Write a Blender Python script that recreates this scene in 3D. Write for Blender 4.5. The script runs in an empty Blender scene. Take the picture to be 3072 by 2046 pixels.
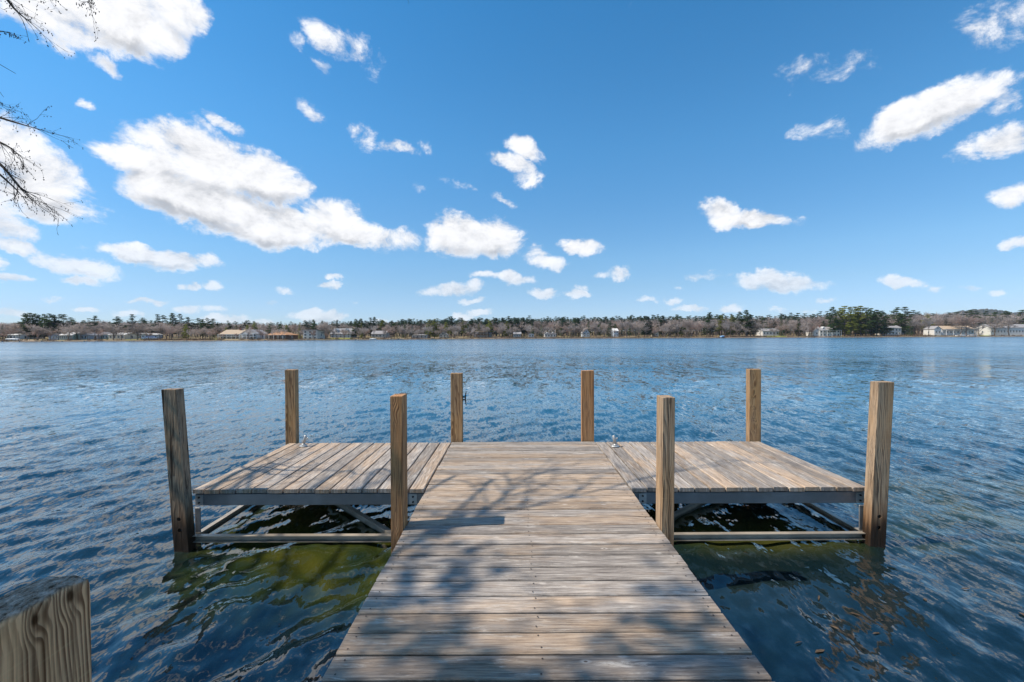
import bpy, bmesh, math, random
import numpy as np
from mathutils import Vector, Matrix, Euler

R = math.radians
random.seed(11)
rng = np.random.default_rng(11)
S = bpy.context.scene
COL = S.collection

# ------------------------------------------------------------------ camera
F = 1300.0                      # focal length in pixels of the 3072 px wide frame
CX, CY, HOR = 1536.0, 1023.0, 1008.5
CAMZ = 1.853                    # height above the lake
ROLL = 0.22
cam_d = bpy.data.cameras.new('camera')
cam_d.sensor_width = 36.0
cam_d.lens = F / 3072.0 * 36.0
cam_d.clip_start = 0.05
cam_d.clip_end = 20000
cam = bpy.data.objects.new('camera', cam_d)
COL.objects.link(cam)
pitch = math.atan((CY - HOR) / F)
mrot = Matrix.Rotation(R(90) - pitch, 4, 'X') @ Matrix.Rotation(R(-ROLL), 4, 'Z')
cam.matrix_world = Matrix.Translation((0, 0, CAMZ)) @ mrot
S.camera = cam

# ------------------------------------------------------------------ render look
S.view_settings.view_transform = 'Standard'
S.view_settings.look = 'None'
S.view_settings.gamma = 1.0
S.view_settings.use_curve_mapping = False
S.view_settings.exposure = 0.2
S.render.engine = 'CYCLES'
S.cycles.max_bounces = 6
S.cycles.diffuse_bounces = 2
S.cycles.glossy_bounces = 3
S.cycles.transparent_max_bounces = 10
S.cycles.caustics_reflective = False
S.cycles.caustics_refractive = False
S.cycles.use_denoising = True
S.cycles.sample_clamp_indirect = 4.0

# ------------------------------------------------------------------ sun
SUNV = Vector((-0.727, -0.10, 0.965)).normalized()      # towards the sun
SUN_EL = math.asin(SUNV.z)
SUN_ROT = math.atan2(SUNV.x, SUNV.y)
sun_d = bpy.data.lights.new('sun', 'SUN')
sun_d.energy = 5.0
sun_d.angle = R(0.53)
sun_d.color = (1.0, 0.90, 0.76)
sun = bpy.data.objects.new('sun', sun_d)
COL.objects.link(sun)
sun.rotation_euler = (-SUNV).to_track_quat('-Z', 'Y').to_euler()
sun.location = SUNV * 60


# ------------------------------------------------------------------ node helper
class NT:
    def __init__(self, tree):
        self.t = tree
        tree.nodes.clear()

    def n(self, typ, ins=None, **props):
        nd = self.t.nodes.new(typ)
        for k, v in props.items():
            setattr(nd, k, v)
        for k, v in (ins or {}).items():
            self.set(nd, k, v)
        return nd

    def set(self, nd, k, v):
        sock = nd.inputs[k]
        if isinstance(v, bpy.types.NodeSocket):
            self.t.links.new(v, sock)
        elif isinstance(v, bpy.types.Node):
            self.t.links.new(v.outputs[0], sock)
        else:
            if sock.type == 'RGBA' and len(v) == 3:
                v = (*v, 1.0)
            sock.default_value = v

    def math(self, op, a, b=None, c=None, clamp=False):
        nd = self.n('ShaderNodeMath', operation=op, use_clamp=clamp)
        for i, v in enumerate((a, b, c)):
            if v is not None:
                self.set(nd, i, v)
        return nd.outputs[0]

    def vmath(self, op, a, b=None, c=None, scale=None):
        nd = self.n('ShaderNodeVectorMath', operation=op)
        for i, v in enumerate((a, b, c)):
            if v is not None:
                self.set(nd, i, v)
        if scale is not None:
            self.set(nd, 'Scale', scale)
        return nd.outputs['Value' if op in ('DOT_PRODUCT', 'LENGTH', 'DISTANCE') else 'Vector']

    def ramp(self, fac, stops, interp='LINEAR'):
        nd = self.n('ShaderNodeValToRGB')
        nd.color_ramp.interpolation = interp
        e = nd.color_ramp.elements
        while len(e) < len(stops):
            e.new(0.5)
        for el, (p, c) in zip(e, stops):
            el.position = p
            el.color = (*c, 1) if not isinstance(c, (int, float)) else (c, c, c, 1)
        self.set(nd, 'Fac', fac)
        return nd.outputs['Color']

    def mrange(self, v, a, b, c=0.0, d=1.0, smooth=True):
        nd = self.n('ShaderNodeMapRange', interpolation_type='SMOOTHSTEP' if smooth else 'LINEAR')
        self.set(nd, 'Value', v)
        for k, x in (('From Min', a), ('From Max', b), ('To Min', c), ('To Max', d)):
            self.set(nd, k, x)
        return nd.outputs['Result']

    def mix(self, fac, a, b, blend='MIX'):
        nd = self.n('ShaderNodeMix', data_type='RGBA', blend_type=blend)
        self.set(nd, 0, fac)
        self.set(nd, 6, a)
        self.set(nd, 7, b)
        return nd.outputs[2]

    def noise(self, vec, scale, detail=3.0, rough=0.55, dist=0.0, color=False):
        nd = self.n('ShaderNodeTexNoise', noise_dimensions='3D')
        if vec is not None:
            self.set(nd, 'Vector', vec)
        self.set(nd, 'Scale', scale)
        self.set(nd, 'Detail', detail)
        self.set(nd, 'Roughness', rough)
        self.set(nd, 'Distortion', dist)
        return nd.outputs['Color' if color else 'Fac']


def new_mat(name):
    m = bpy.data.materials.new(name)
    m.use_nodes = True
    return m, NT(m.node_tree)


# ------------------------------------------------------------------ sky and clouds (world)
def px_dir(x, y):
    """direction of a point of the 2354 px wide view of the photograph, in the world"""
    s = 3072.0 / 2354.0
    v = Vector(((x * s - CX) / F, -(y * s - CY) / F, -1.0))
    return (mrot.to_3x3() @ v).normalized()


# cx, cy, half width, half height, tilt (degrees, clockwise), strength
CLOUDS = [
    # high bank at the upper corner
    (120, 20, 150, 75, 20, 1.0), (290, 50, 150, 80, 14, 1.05), (400, 25, 80, 75, 20, .9), (360, 105, 70, 34, 12, .9), (110, 88, 70, 24, 38, .7), (228, 145, 40, 16, 28, .5),
    # bank at the frame edge
    (20, 350, 130, 75, 18, 1.0), (110, 410, 130, 72, 28, 1.1), (120, 470, 130, 45, 14, 1.0), (215, 492, 60, 20, 10, .6), (-20, 440, 120, 70, 0, 1.0),
    # the long main cloud
    (385, 335, 75, 62, 20, .95), (300, 368, 95, 38, 12, .9), (460, 375, 170, 75, 18, 1.2), (600, 400, 120, 62, 22, 1.15), (660, 420, 70, 30, 10, .9),
    (400, 440, 140, 62, 22, 1.15), (540, 490, 170, 62, 16, 1.2), (660, 522, 140, 48, 8, 1.15), (770, 500, 75, 48, 14, 1.0), (790, 535, 110, 32, 10, 1.0),
    (885, 552, 85, 32, 6, .85), (470, 500, 90, 22, 12, .6),
    # flat clouds under it
    (310, 578, 85, 21, 8, 1.0), (420, 600, 105, 24, 7, 1.0), (30, 525, 80, 30, 12, .8), (30, 565, 75, 20, 12, .9), (185, 610, 105, 26, 8, .95), (25, 641, 60, 11, 2, .9),
    (180, 643, 45, 9, 4, .6), (0, 608, 30, 16, 0, .7), (190, 565, 28, 14, 10, .5),
    # wisps
    (755, 85, 65, 26, 40, .62), (825, 125, 62, 34, 48, .66), (855, 165, 30, 20, 60, .42), (745, 152, 28, 12, 30, .36), (720, 256, 42, 20, 32, .62), (510, 278, 52, 12, 30, .55),
    (490, 300, 50, 10, 35, .35), (830, 312, 36, 30, 50, .66), (915, 335, 45, 14, 5, .5), (972, 328, 20, 15, 20, .55), (680, 85, 20, 16, 40, .4), (192, 245, 22, 11, 25, .5),
    (1212, 348, 48, 24, 28, .9), (1185, 382, 55, 22, 20, .75), (1205, 412, 34, 26, 40, .66), (1048, 420, 45, 10, 22, .42), (1160, 462, 26, 9, 20, .36), (950, 430, 24, 12, 10, .36),
    (1880, 175, 80, 34, -10, .24), (1900, 300, 45, 22, 0, .2), (2290, 60, 110, 60, -35, .42), (2340, 30, 60, 60, -30, .45), (2230, 110, 50, 16, -35, .3),
    # fair weather cumulus
    (1050, 545, 72, 55, 0, 1.15), (1130, 550, 80, 44, 10, 1.05), (1030, 570, 55, 32, 10, .9), (1175, 565, 36, 26, 0, .7), (1338, 569, 54, 21, 5, .95), (1240, 588, 40, 20, 20, .7), (1258, 605, 48, 19, 6, .95),
    (1432, 626, 30, 19, 0, .85), (1390, 630, 28, 9, 0, .6), (1180, 641, 48, 15, 6, .9), (1115, 634, 38, 10, 3, .75), (1040, 668, 72, 15, -6, .9), (1085, 658, 26, 16, -15, .7), (1088, 690, 30, 9, 0, .8),
    (1255, 673, 30, 14, 0, .85), (1330, 672, 34, 11, 2, .85), (1332, 659, 26, 7, 0, .5), (1650, 490, 50, 34, 15, 1.0), (1735, 503, 85, 22, 4, 1.0), (1635, 630, 50, 9, 0, .45), (1790, 648, 105, 22, 2, 1.1), (1755, 636, 50, 18, 0, .7),
    (2075, 650, 48, 13, 0, .9), (1683, 706, 30, 11, 0, .85), (1590, 708, 40, 8, 0, .6), (1485, 690, 24, 7, 0, .6), (1548, 688, 22, 8, 0, .6), (2140, 663, 30, 9, 0, .5), (2225, 662, 30, 9, 0, .5), (1898, 690, 24, 7, 0, .5), (2285, 670, 26, 8, 0, .5),
    (2060, 285, 90, 46, -25, 1.1), (2150, 255, 120, 52, -24, 1.2), (2225, 220, 110, 60, -18, 1.15), (2300, 225, 60, 34, -20, .7), (1992, 318, 34, 28, -40, .6), (2320, 318, 90, 36, -14, 1.0), (2240, 340, 60, 24, -20, .62), (2330, 452, 60, 28, -10, .7), (2345, 558, 32, 14, 0, .7),
    # near the horizon
    (735, 722, 70, 14, 0, .95), (440, 663, 26, 10, 0, .8), (492, 663, 32, 13, 0, .7), (335, 687, 58, 7, 0, .8), (122, 684, 32, 7, 0, .6), (25, 716, 50, 13, 0, .9), (200, 714, 30, 9, 0, .7), (300, 716, 34, 9, 0, .6),
    (430, 712, 40, 10, 0, .6), (484, 714, 28, 8, 0, .6), (752, 656, 28, 8, 0, .8), (772, 640, 22, 7, 0, .7), (660, 666, 22, 9, 0, .5), (622, 691, 16, 5, 0, .5), (1070, 722, 26, 9, 0, .8), (1105, 718, 24, 8, 0, .7), (815, 690, 14, 4, 0, .5), (520, 735, 60, 9, 0, .6), (600, 738, 40, 8, 0, .6), (880, 740, 60, 8, 0, .5),
    (1560, 660, 14, 6, 0, .4), (1790, 706, 24, 6, 0, .5), (1860, 712, 22, 6, 0, .5),
]

world = bpy.data.worlds.new('World')
S.world = world
world.use_nodes = True
world.cycles.sampling_method = 'MANUAL'
world.cycles.sample_map_resolution = 256
w = NT(world.node_tree)
sky = w.n('ShaderNodeTexSky', sky_type='NISHITA')
sky.sun_disc = False
sky.sun_elevation = SUN_EL
sky.sun_rotation = SUN_ROT
sky.altitude = 150
sky.air_density = 1.0
sky.dust_density = 0.1
sky.ozone_density = 3.0
skyc = w.n('ShaderNodeHueSaturation', {'Hue': 0.5, 'Saturation': 1.18, 'Value': 1.0, 'Color': sky.outputs[0]}).outputs[0]
geo = w.n('ShaderNodeTexCoord').outputs['Generated']
d = w.vmath('NORMALIZE', geo)
sep = w.n('ShaderNodeSeparateXYZ', {0: d})
# clear spring air: deep blue overhead, pale blue (not yellow) at the horizon
tint = w.ramp(sep.outputs['Z'], [(0.0, (.56, .69, 1.0)), (.045, (.60, .71, .98)), (.11, (.70, .80, .90)), (.17, (.76, .91, .95)), (.38, (.60, .98, 1.0)), (.6, (.42, .95, 1.0)), (1.0, (.42, .95, 1.0))])
skyc = w.mix(1.0, skyc, tint, 'MULTIPLY')
skyc = w.vmath('SCALE', skyc, scale=w.mrange(sep.outputs['Z'], 0.12, 0.45, 0.89, 1.05))
# ragged edges: the direction is pushed about by two sizes of noise before the cloud bodies are looked up
wn = w.noise(d, 7.0, 3.0, 0.55, color=True)
wv = w.vmath('SUBTRACT', wn, (0.5, 0.5, 0.5))
wn2 = w.noise(d, 26.0, 4.0, 0.62, color=True)
wv2 = w.vmath('SUBTRACT', wn2, (0.5, 0.5, 0.5))
dw = w.vmath('MULTIPLY_ADD', wv, (0.05, 0.05, 0.035), d)
dw = w.vmath('MULTIPLY_ADD', wv2, (0.042, 0.042, 0.030), dw)
acc = None
up = None
dwu = None
for ci, (cx, cy, rx, ry, ang, st) in enumerate(CLOUDS):
    if ci and ci % 18 == 0:      # keeps the node compiler from holding every cloud at once
        dw = w.vmath('MULTIPLY_ADD', w.n('ShaderNodeCombineXYZ', {0: acc, 1: acc, 2: acc}).outputs[0], (1e-9, 1e-9, 1e-9), dw)
    c = px_dir(cx, cy)
    st = st * 0.74 if st < 0.7 and cy < 640 else st
    a = R(ang)
    pa = px_dir(cx + math.cos(a) * 4, cy + math.sin(a) * 4) - c
    pb = px_dir(cx + math.sin(a) * 4, cy - math.cos(a) * 4) - c
    sa = pa.length / 4 * rx
    A = pa.normalized()
    Cn = c
    B = Cn.cross(A).normalized()
    if B.dot(pb) < 0:
        B = -B
    sb = abs(pb.dot(B)) / 4 * ry
    A = B.cross(Cn).normalized()
    M3 = Matrix((A, B, Cn)).transposed()
    eu = M3.to_euler('XYZ')
    mp = w.n('ShaderNodeMapping', {'Vector': dw, 'Location': tuple(c), 'Rotation': tuple(eu), 'Scale': (sa * 1.12, sb * 1.12, 0.6)}, vector_type='TEXTURE')
    r2 = w.vmath('DOT_PRODUCT', mp.outputs[0], mp.outputs[0])
    wv_ = w.math('MULTIPLY_ADD', r2, -st, st)
    acc = wv_ if acc is None else w.math('SMOOTH_MAX', acc, wv_, 0.22)
    if rx >= 60 and st > 0.66:   # the same body looked up a little higher: less of it above means a sunlit top
        du = w.vmath('ADD', dw, (0.0, 0.0, min(0.055, 0.9 * sb)))
        mu = w.n('ShaderNodeMapping', {'Vector': du, 'Location': tuple(c), 'Rotation': tuple(eu), 'Scale': (sa * 1.12, sb * 1.12, 0.6)}, vector_type='TEXTURE')
        wu = w.math('MULTIPLY_ADD', w.vmath('DOT_PRODUCT', mu.outputs[0], mu.outputs[0]), -st, st)
        up = wu if up is None else w.math('SMOOTH_MAX', up, wu, 0.3)
# the sky outside the frame goes on with the same kind of clouds
gen = w.noise(w.vmath('MULTIPLY', d, (1.0, 1.0, 2.2)), 3.1, 4.0, 0.55)
gmask = w.math('MAXIMUM', w.mrange(sep.outputs['Y'], 0.55, 0.30), w.mrange(sep.outputs['Z'], 0.66, 0.78))
gabove = w.mrange(sep.outputs['Z'], 0.0, 0.10)
genm = w.math('MULTIPLY', w.math('MULTIPLY', w.mrange(gen, 0.46, 0.66, 0.0, 0.95), gmask), gabove)
acc = w.math('MAXIMUM', w.math('MAXIMUM', acc, -1.5), w.math('SUBTRACT', w.math('MULTIPLY', genm, 1.3), 0.5))
fb = w.noise(w.vmath('MULTIPLY', d, (1.0, 1.0, 1.5)), 12.5, 11.0, 0.68, 0.3)
fb2 = w.noise(w.vmath('MULTIPLY', w.vmath('ADD', d, tuple(SUNV * 0.028)), (1.0, 1.0, 1.5)), 12.5, 5.0, 0.62, 0.3)
body = w.math('MULTIPLY_ADD', w.math('SUBTRACT', fb, 0.5), 2.9, acc)
dens = w.mrange(body, 0.0, 0.62)
dens = w.math('MULTIPLY', dens, w.mrange(body, -0.05, 0.95, 0.50, 1.0))
# light and shade: lit towards the sun, grey in the thick middle and at the base
relief = w.math('MULTIPLY', w.math('SUBTRACT', fb, fb2), 0.7)
base = w.mrange(w.math('SUBTRACT', up, acc), -0.25, 0.55)
base = w.math('MULTIPLY', base, w.mrange(body, 0.25, 1.0))
lum = w.math('SUBTRACT', w.math('ADD', 1.0, relief), w.math('MULTIPLY', base, 0.24))
lum = w.math('MINIMUM', w.math('MAXIMUM', lum, 0.70), 1.08)
ccol = w.mix(w.mrange(lum, 0.70, 1.0), (0.66, 0.69, 0.75), (0.97, 0.975, 1.0))
SKY_STR = 0.15
cl = w.vmath('SCALE', ccol, scale=w.math('MULTIPLY', lum, 0.90 / SKY_STR))
# clouds low down are seen through more air
hz = w.mrange(sep.outputs['Z'], 0.02, 0.22, 0.62, 1.0)
fin = w.mix(w.math('MULTIPLY', dens, hz), skyc, cl)
bg = w.n('ShaderNodeBackground', {'Color': fin, 'Strength': SKY_STR})
out = w.n('ShaderNodeOutputWorld', {'Surface': bg.outputs[0]})


# ------------------------------------------------------------------ object helpers
def link(o, parent=None):
    COL.objects.link(o)
    if parent is not None:
        o.parent = parent
    return o


def mobj(name, verts, faces, mat=None, parent=None, smooth=False, loc=(0, 0, 0)):
    me = bpy.data.meshes.new(name)
    me.from_pydata([tuple(v) for v in verts], [], faces)
    if mat is not None:
        for m in (mat if isinstance(mat, (list, tuple)) else [mat]):
            me.materials.append(m)
    if smooth:
        me.polygons.foreach_set('use_smooth', [True] * len(me.polygons))
    me.update()
    o = bpy.data.objects.new(name, me)
    o.location = loc
    return link(o, parent)


def shared(name, me, parent=None, loc=(0, 0, 0), rz=0.0, scale=(1, 1, 1)):
    o = bpy.data.objects.new(name, me)
    o.location = loc
    o.rotation_euler = (0, 0, rz)
    o.scale = scale
    return link(o, parent)


def thing(name, label, cat, loc=(0, 0, 0), rz=0.0, group=None):
    o = bpy.data.objects.new(name, None)
    o.empty_display_size = 0.2
    o.location = loc
    o.rotation_euler = (0, 0, rz)
    tag(o, label, cat, group)
    return link(o)


def tag(o, label, cat, group=None):
    o['label'] = label
    o['category'] = cat
    if group:
        o['group'] = group
    return o


class MB:
    """collects shapes, then becomes one mesh"""
    def __init__(self):
        self.v, self.f = [], []

    def add(self, vs, fs):
        b = len(self.v)
        self.v += [tuple(x) for x in vs]
        self.f += [tuple(i + b for i in f) for f in fs]

    def box(self, x0, x1, y0, y1, z0, z1):
        self.add([(x0, y0, z0), (x1, y0, z0), (x1, y1, z0), (x0, y1, z0), (x0, y0, z1), (x1, y0, z1), (x1, y1, z1), (x0, y1, z1)],
                 [(0, 3, 2, 1), (4, 5, 6, 7), (0, 1, 5, 4), (1, 2, 6, 5), (2, 3, 7, 6), (3, 0, 4, 7)])

    def bar(self, p, q, wd, ht):
        """a box between two points, wd across and ht high"""
        p, q = Vector(p), Vector(q)
        ax = (q - p).normalized()
        side = ax.cross(Vector((0, 0, 1)))
        side = (side if side.length > 1e-4 else Vector((1, 0, 0))).normalized() * wd / 2
        up = side.cross(ax).normalized() * ht / 2
        vs = []
        for c in (p, q):
            vs += [c - side - up, c + side - up, c + side + up, c - side + up]
        self.add(vs, [(0, 1, 2, 3), (7, 6, 5, 4), (0, 4, 5, 1), (1, 5, 6, 2), (2, 6, 7, 3), (3, 7, 4, 0)])

    def tube(self, pts, rad, n=6, cap=True):
        pts = [Vector(p) for p in pts]
        m = len(pts)
        b = len(self.v)
        up = None
        for i, p in enumerate(pts):
            t = (pts[min(i + 1, m - 1)] - pts[max(i - 1, 0)])
            t = t.normalized() if t.length > 1e-9 else Vector((0, 0, 1))
            if up is None:
                up = t.orthogonal().normalized()
            up = (up - t * up.dot(t))
            up = up.normalized() if up.length > 1e-6 else t.orthogonal().normalized()
            s = t.cross(up)
            r = rad[i] if hasattr(rad, '__len__') else rad
            for k in range(n):
                a = 2 * math.pi * k / n
                self.v.append(tuple(p + (up * math.cos(a) + s * math.sin(a)) * r))
        for i in range(m - 1):
            for k in range(n):
                k2 = (k + 1) % n
                self.f.append((b + i * n + k, b + i * n + k2, b + (i + 1) * n + k2, b + (i + 1) * n + k))
        if cap:
            self.f.append(tuple(b + k for k in reversed(range(n))))
            self.f.append(tuple(b + (m - 1) * n + k for k in range(n)))

    def build(self, name, mat, parent=None, smooth=False, loc=(0, 0, 0)):
        return mobj(name, self.v, self.f, mat, parent, smooth, loc)

    def mesh(self, name, mat, smooth=False):
        me = bpy.data.meshes.new(name)
        me.from_pydata(self.v, [], self.f)
        me.materials.append(mat)
        if smooth:
            me.polygons.foreach_set('use_smooth', [True] * len(me.polygons))
        me.update()
        return me


def principled(t, color, rough=0.8, normal=None, spec=0.3, metal=0.0, **kw):
    ins = {'Base Color': color, 'Roughness': rough, 'Specular IOR Level': spec, 'Metallic': metal}
    if normal is not None:
        ins['Normal'] = normal
    ins.update(kw)
    p = t.n('ShaderNodeBsdfPrincipled', ins)
    t.n('ShaderNodeOutputMaterial', {'Surface': p.outputs[0]})
    return p


def flat_mat(name, col, rough=0.8, var=0.15, scale=2.0, spec=0.3, metal=0.0, bump=0.0):
    m, t = new_mat(name)
    co = t.n('ShaderNodeTexCoord').outputs['Object']
    n = t.noise(co, scale, 5.0, 0.6)
    dark = tuple(c * (1 - var) for c in col)
    lite = tuple(min(1, c * (1 + var)) for c in col)
    c = t.ramp(n, [(0.3, dark), (0.7, lite)])
    nm = None
    if bump:
        nm = t.n('ShaderNodeBump', {'Strength': bump, 'Distance': 0.01, 'Height': n}).outputs[0]
    principled(t, c, rough, nm, spec, metal)
    return m


# ------------------------------------------------------------------ wood
def deck_mat():
    m, t = new_mat('weathered_deck_wood')
    co = t.n('ShaderNodeTexCoord').outputs['Object']
    rnd = t.n('ShaderNodeObjectInfo').outputs['Random']
    off = t.vmath('SCALE', (31.7, 17.3, 0.0), scale=rnd)
    p = t.vmath('ADD', co, off)
    warp = t.noise(p, 1.6, 2.0, 0.5, color=True)
    pw = t.vmath('MULTIPLY_ADD', t.vmath('SUBTRACT', warp, (0.5, 0.5, 0.5)), (0.0, 0.035, 0.0), p)
    grain = t.noise(t.vmath('MULTIPLY', pw, (4.0, 70.0, 8.0)), 1.0, 8.0, 0.72)
    fine = t.noise(t.vmath('MULTIPLY', pw, (9.0, 260.0, 20.0)), 1.0, 3.0, 0.6)
    blot = t.noise(t.vmath('MULTIPLY', p, (1.5, 6.0, 1.0)), 1.0, 5.0, 0.62)
    worn = t.noise(t.vmath('MULTIPLY', p, (3.2, 30.0, 1.0)), 1.0, 9.0, 0.78, 0.5)
    base = t.ramp(grain, [(0.28, (0.10, 0.068, 0.045)), (0.42, (0.27, 0.195, 0.135)), (0.56, (0.42, 0.315, 0.225)), (0.75, (0.60, 0.48, 0.36))])
    grey = t.ramp(grain, [(0.28, (0.085, 0.072, 0.062)), (0.47, (0.25, 0.215, 0.185)), (0.72, (0.54, 0.485, 0.425))])
    c = t.mix(t.mrange(t.math('ADD', blot, t.math('MULTIPLY_ADD', rnd, 0.24, -0.12)), 0.34, 0.60), base, grey)
    stain = t.noise(t.vmath('MULTIPLY', p, (1.1, 5.0, 1.0)), 1.7, 6.0, 0.66, 0.6)
    c = t.mix(t.math('MULTIPLY', t.mrange(stain, 0.54, 0.70), 0.5), c, (0.085, 0.066, 0.054))
    rnd2 = t.math('FRACT', t.math('MULTIPLY', rnd, 57.31))
    tone = t.math('MULTIPLY_ADD', rnd2, 0.46, 0.76)
    c = t.mix(1.0, c, t.n('ShaderNodeCombineColor', {0: tone, 1: tone, 2: tone}).outputs[0], 'MULTIPLY')
    c = t.mix(t.math('MULTIPLY', t.mrange(fine, 0.58, 0.78), 0.55), c, (0.085, 0.065, 0.05))
    # bleached, worn streaks
    c = t.mix(t.math('MULTIPLY', t.mrange(worn, 0.53, 0.68), 0.66), c, (0.66, 0.60, 0.52))
    # knots with a pale ring
    vor = t.n('ShaderNodeTexVoronoi', {'Vector': t.vmath('MULTIPLY', p, (5.2, 11.0, 0.0)), 'Scale': 1.0, 'Randomness': 1.0})
    vc = t.n('ShaderNodeSeparateColor', {0: vor.outputs['Color']})
    pick = t.math('LESS_THAN', vc.outputs[0], 0.55)
    kd = t.math('MULTIPLY_ADD', t.math('SUBTRACT', grain, 0.5), 0.05, vor.outputs['Distance'])
    ring = t.math('MULTIPLY', t.math('MULTIPLY', t.mrange(kd, 0.03, 0.06), t.mrange(kd, 0.17, 0.07)), pick)
    core = t.math('MULTIPLY', t.mrange(kd, 0.065, 0.035), pick)
    c = t.mix(t.math('MULTIPLY', ring, 0.42), c, (0.62, 0.56, 0.49))
    c = t.mix(t.math('MULTIPLY', core, 0.8), c, (0.10, 0.07, 0.05))
    h = t.math('ADD', t.math('MULTIPLY', grain, 0.7), t.math('MULTIPLY', fine, 0.5))
    bp = t.n('ShaderNodeBump', {'Strength': 0.55, 'Distance': 0.004, 'Height': h}).outputs[0]
    principled(t, c, t.mrange(grain, 0.3, 0.7, 0.62, 0.85), bp, 0.25)
    return m


def post_mat(name, lite, dark, grey_amt, grey=(0.36, 0.33, 0.30), axis=(0.10, 0.05), wet=True, freq=105.0, knots=(), streak_amt=0.35, warp=0.09, kpush=0.022):
    """sawn softwood: growth rings round an axis outside the post give long arches on its faces"""
    m, t = new_mat(name)
    co = t.n('ShaderNodeTexCoord').outputs['Object']
    rnd = t.n('ShaderNodeObjectInfo').outputs['Random']
    off = t.vmath('SCALE', (0.05, 0.04, 3.0), scale=rnd)
    p = t.vmath('ADD', co, off)
    wn_ = t.noise(t.vmath('MULTIPLY', p, (6.0, 6.0, 1.6)), 1.0, 2.0, 0.5, color=True)
    pw = t.vmath('MULTIPLY_ADD', t.vmath('SUBTRACT', wn_, (0.5, 0.5, 0.5)), (warp, warp, 0.0), p)
    pw = t.vmath('ADD', pw, (axis[0], axis[1], 0.0))
    # knots push the rings aside
    vor = t.n('ShaderNodeTexVoronoi', {'Vector': t.vmath('MULTIPLY', p, (8.0, 8.0, 3.4)), 'Scale': 1.0})
    vsel = t.math('LESS_THAN', t.n('ShaderNodeSeparateColor', {0: vor.outputs['Color']}).outputs[0], 0.30)
    kd = vor.outputs['Distance']
    push = t.math('MULTIPLY', t.mrange(kd, 0.42, 0.05), vsel)
    for (kx, ky, kz, kr) in knots:
        dk = t.math('DIVIDE', t.vmath('LENGTH', t.vmath('MULTIPLY', t.vmath('SUBTRACT', co, (kx, ky, kz)), (1.0, 1.0, 0.62))), kr * 7.5)
        kd = t.math('MINIMUM', kd, dk)
        hit = t.math('LESS_THAN', dk, 0.6)
        vsel = t.math('MAXIMUM', vsel, hit)
    push = t.math('MULTIPLY', t.mrange(kd, 0.42, 0.05), vsel)
    slow = t.noise(t.vmath('MULTIPLY', p, (26.0, 26.0, 2.2)), 1.0, 2.0, 0.5)
    sx = t.n('ShaderNodeSeparateXYZ', {0: pw})
    rad = t.math('SQRT', t.math('ADD', t.math('POWER', sx.outputs[0], 2.0), t.math('POWER', sx.outputs[1], 2.0)))
    rad = t.math('ADD', rad, t.math('MULTIPLY', sx.outputs[2], 0.012))
    rad = t.math('MULTIPLY_ADD', push, kpush, rad)
    rad = t.math('MULTIPLY_ADD', t.math('SUBTRACT', slow, 0.5), 0.016, rad)
    ph = t.math('FRACT', t.math('MULTIPLY', rad, freq))
    ring = t.math('MULTIPLY', t.mrange(ph, 0.15, 0.75), t.mrange(ph, 1.0, 0.88))
    ring = t.math('MULTIPLY', ring, t.mrange(t.noise(t.vmath('MULTIPLY', p, (30.0, 30.0, 3.0)), 1.0, 3.0, 0.6), 0.32, 0.62, 0.25, 1.0))
    fine = t.noise(t.vmath('MULTIPLY', p, (150.0, 150.0, 5.0)), 1.0, 4.0, 0.6)
    saw = t.noise(t.vmath('MULTIPLY', p, (3.0, 3.0, 150.0)), 1.0, 2.0, 0.5)
    blot = t.noise(t.vmath('MULTIPLY', p, (5.0, 5.0, 1.6)), 1.0, 4.0, 0.6)
    c = t.mix(t.math('MULTIPLY', ring, 0.85), lite, dark)
    c = t.mix(t.math('MULTIPLY', t.mrange(fine, 0.42, 0.75), 0.45), c, tuple(x * 0.55 for x in dark))
    c = t.mix(t.math('MULTIPLY', t.mrange(saw, 0.5, 0.8), 0.16), c, tuple(min(1, x * 1.5) for x in lite))
    gmask = t.math('MULTIPLY', t.mrange(blot, 0.30, 0.62), grey_amt)
    gcol = t.mix(t.math('MULTIPLY', ring, 0.75), grey, tuple(x * 0.36 for x in grey))
    c = t.mix(gmask, c, gcol)
    streak = t.noise(t.vmath('MULTIPLY', p, (38.0, 38.0, 1.1)), 1.0, 4.0, 0.62)
    c = t.mix(t.math('MULTIPLY', t.mrange(streak, 0.50, 0.66), streak_amt), c, tuple(x * 0.42 for x in dark))
    crack = t.noise(t.vmath('MULTIPLY', p, (85.0, 85.0, 1.6)), 1.0, 2.0, 0.5)
    ck = t.mrange(t.math('ABSOLUTE', t.math('SUBTRACT', crack, 0.5)), 0.022, 0.003)
    ck = t.math('MULTIPLY', ck, t.mrange(blot, 0.46, 0.58))
    c = t.mix(t.math('MULTIPLY', ck, 0.8), c, (0.02, 0.013, 0.009))
    core = t.math('MULTIPLY', t.mrange(kd, 0.12, 0.04), vsel)
    c = t.mix(t.math('MULTIPLY', core, 0.85), c, tuple(x * 0.30 for x in dark))
    rough = 0.72
    if not wet:                  # end grain turns silver-grey in the weather
        nz_ = t.n('ShaderNodeSeparateXYZ', {0: t.n('ShaderNodeNewGeometry').outputs['Normal']}).outputs[2]
        eg = t.noise(t.vmath('MULTIPLY', p, (120.0, 55.0, 20.0)), 1.0, 6.0, 0.7)
        c = t.mix(t.math('MULTIPLY', t.mrange(nz_, 0.35, 0.8), 0.92), c, t.ramp(eg, [(0.36, (0.06, 0.042, 0.032)), (0.50, (0.32, 0.235, 0.175)), (0.66, (0.60, 0.46, 0.37))]))
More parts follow.
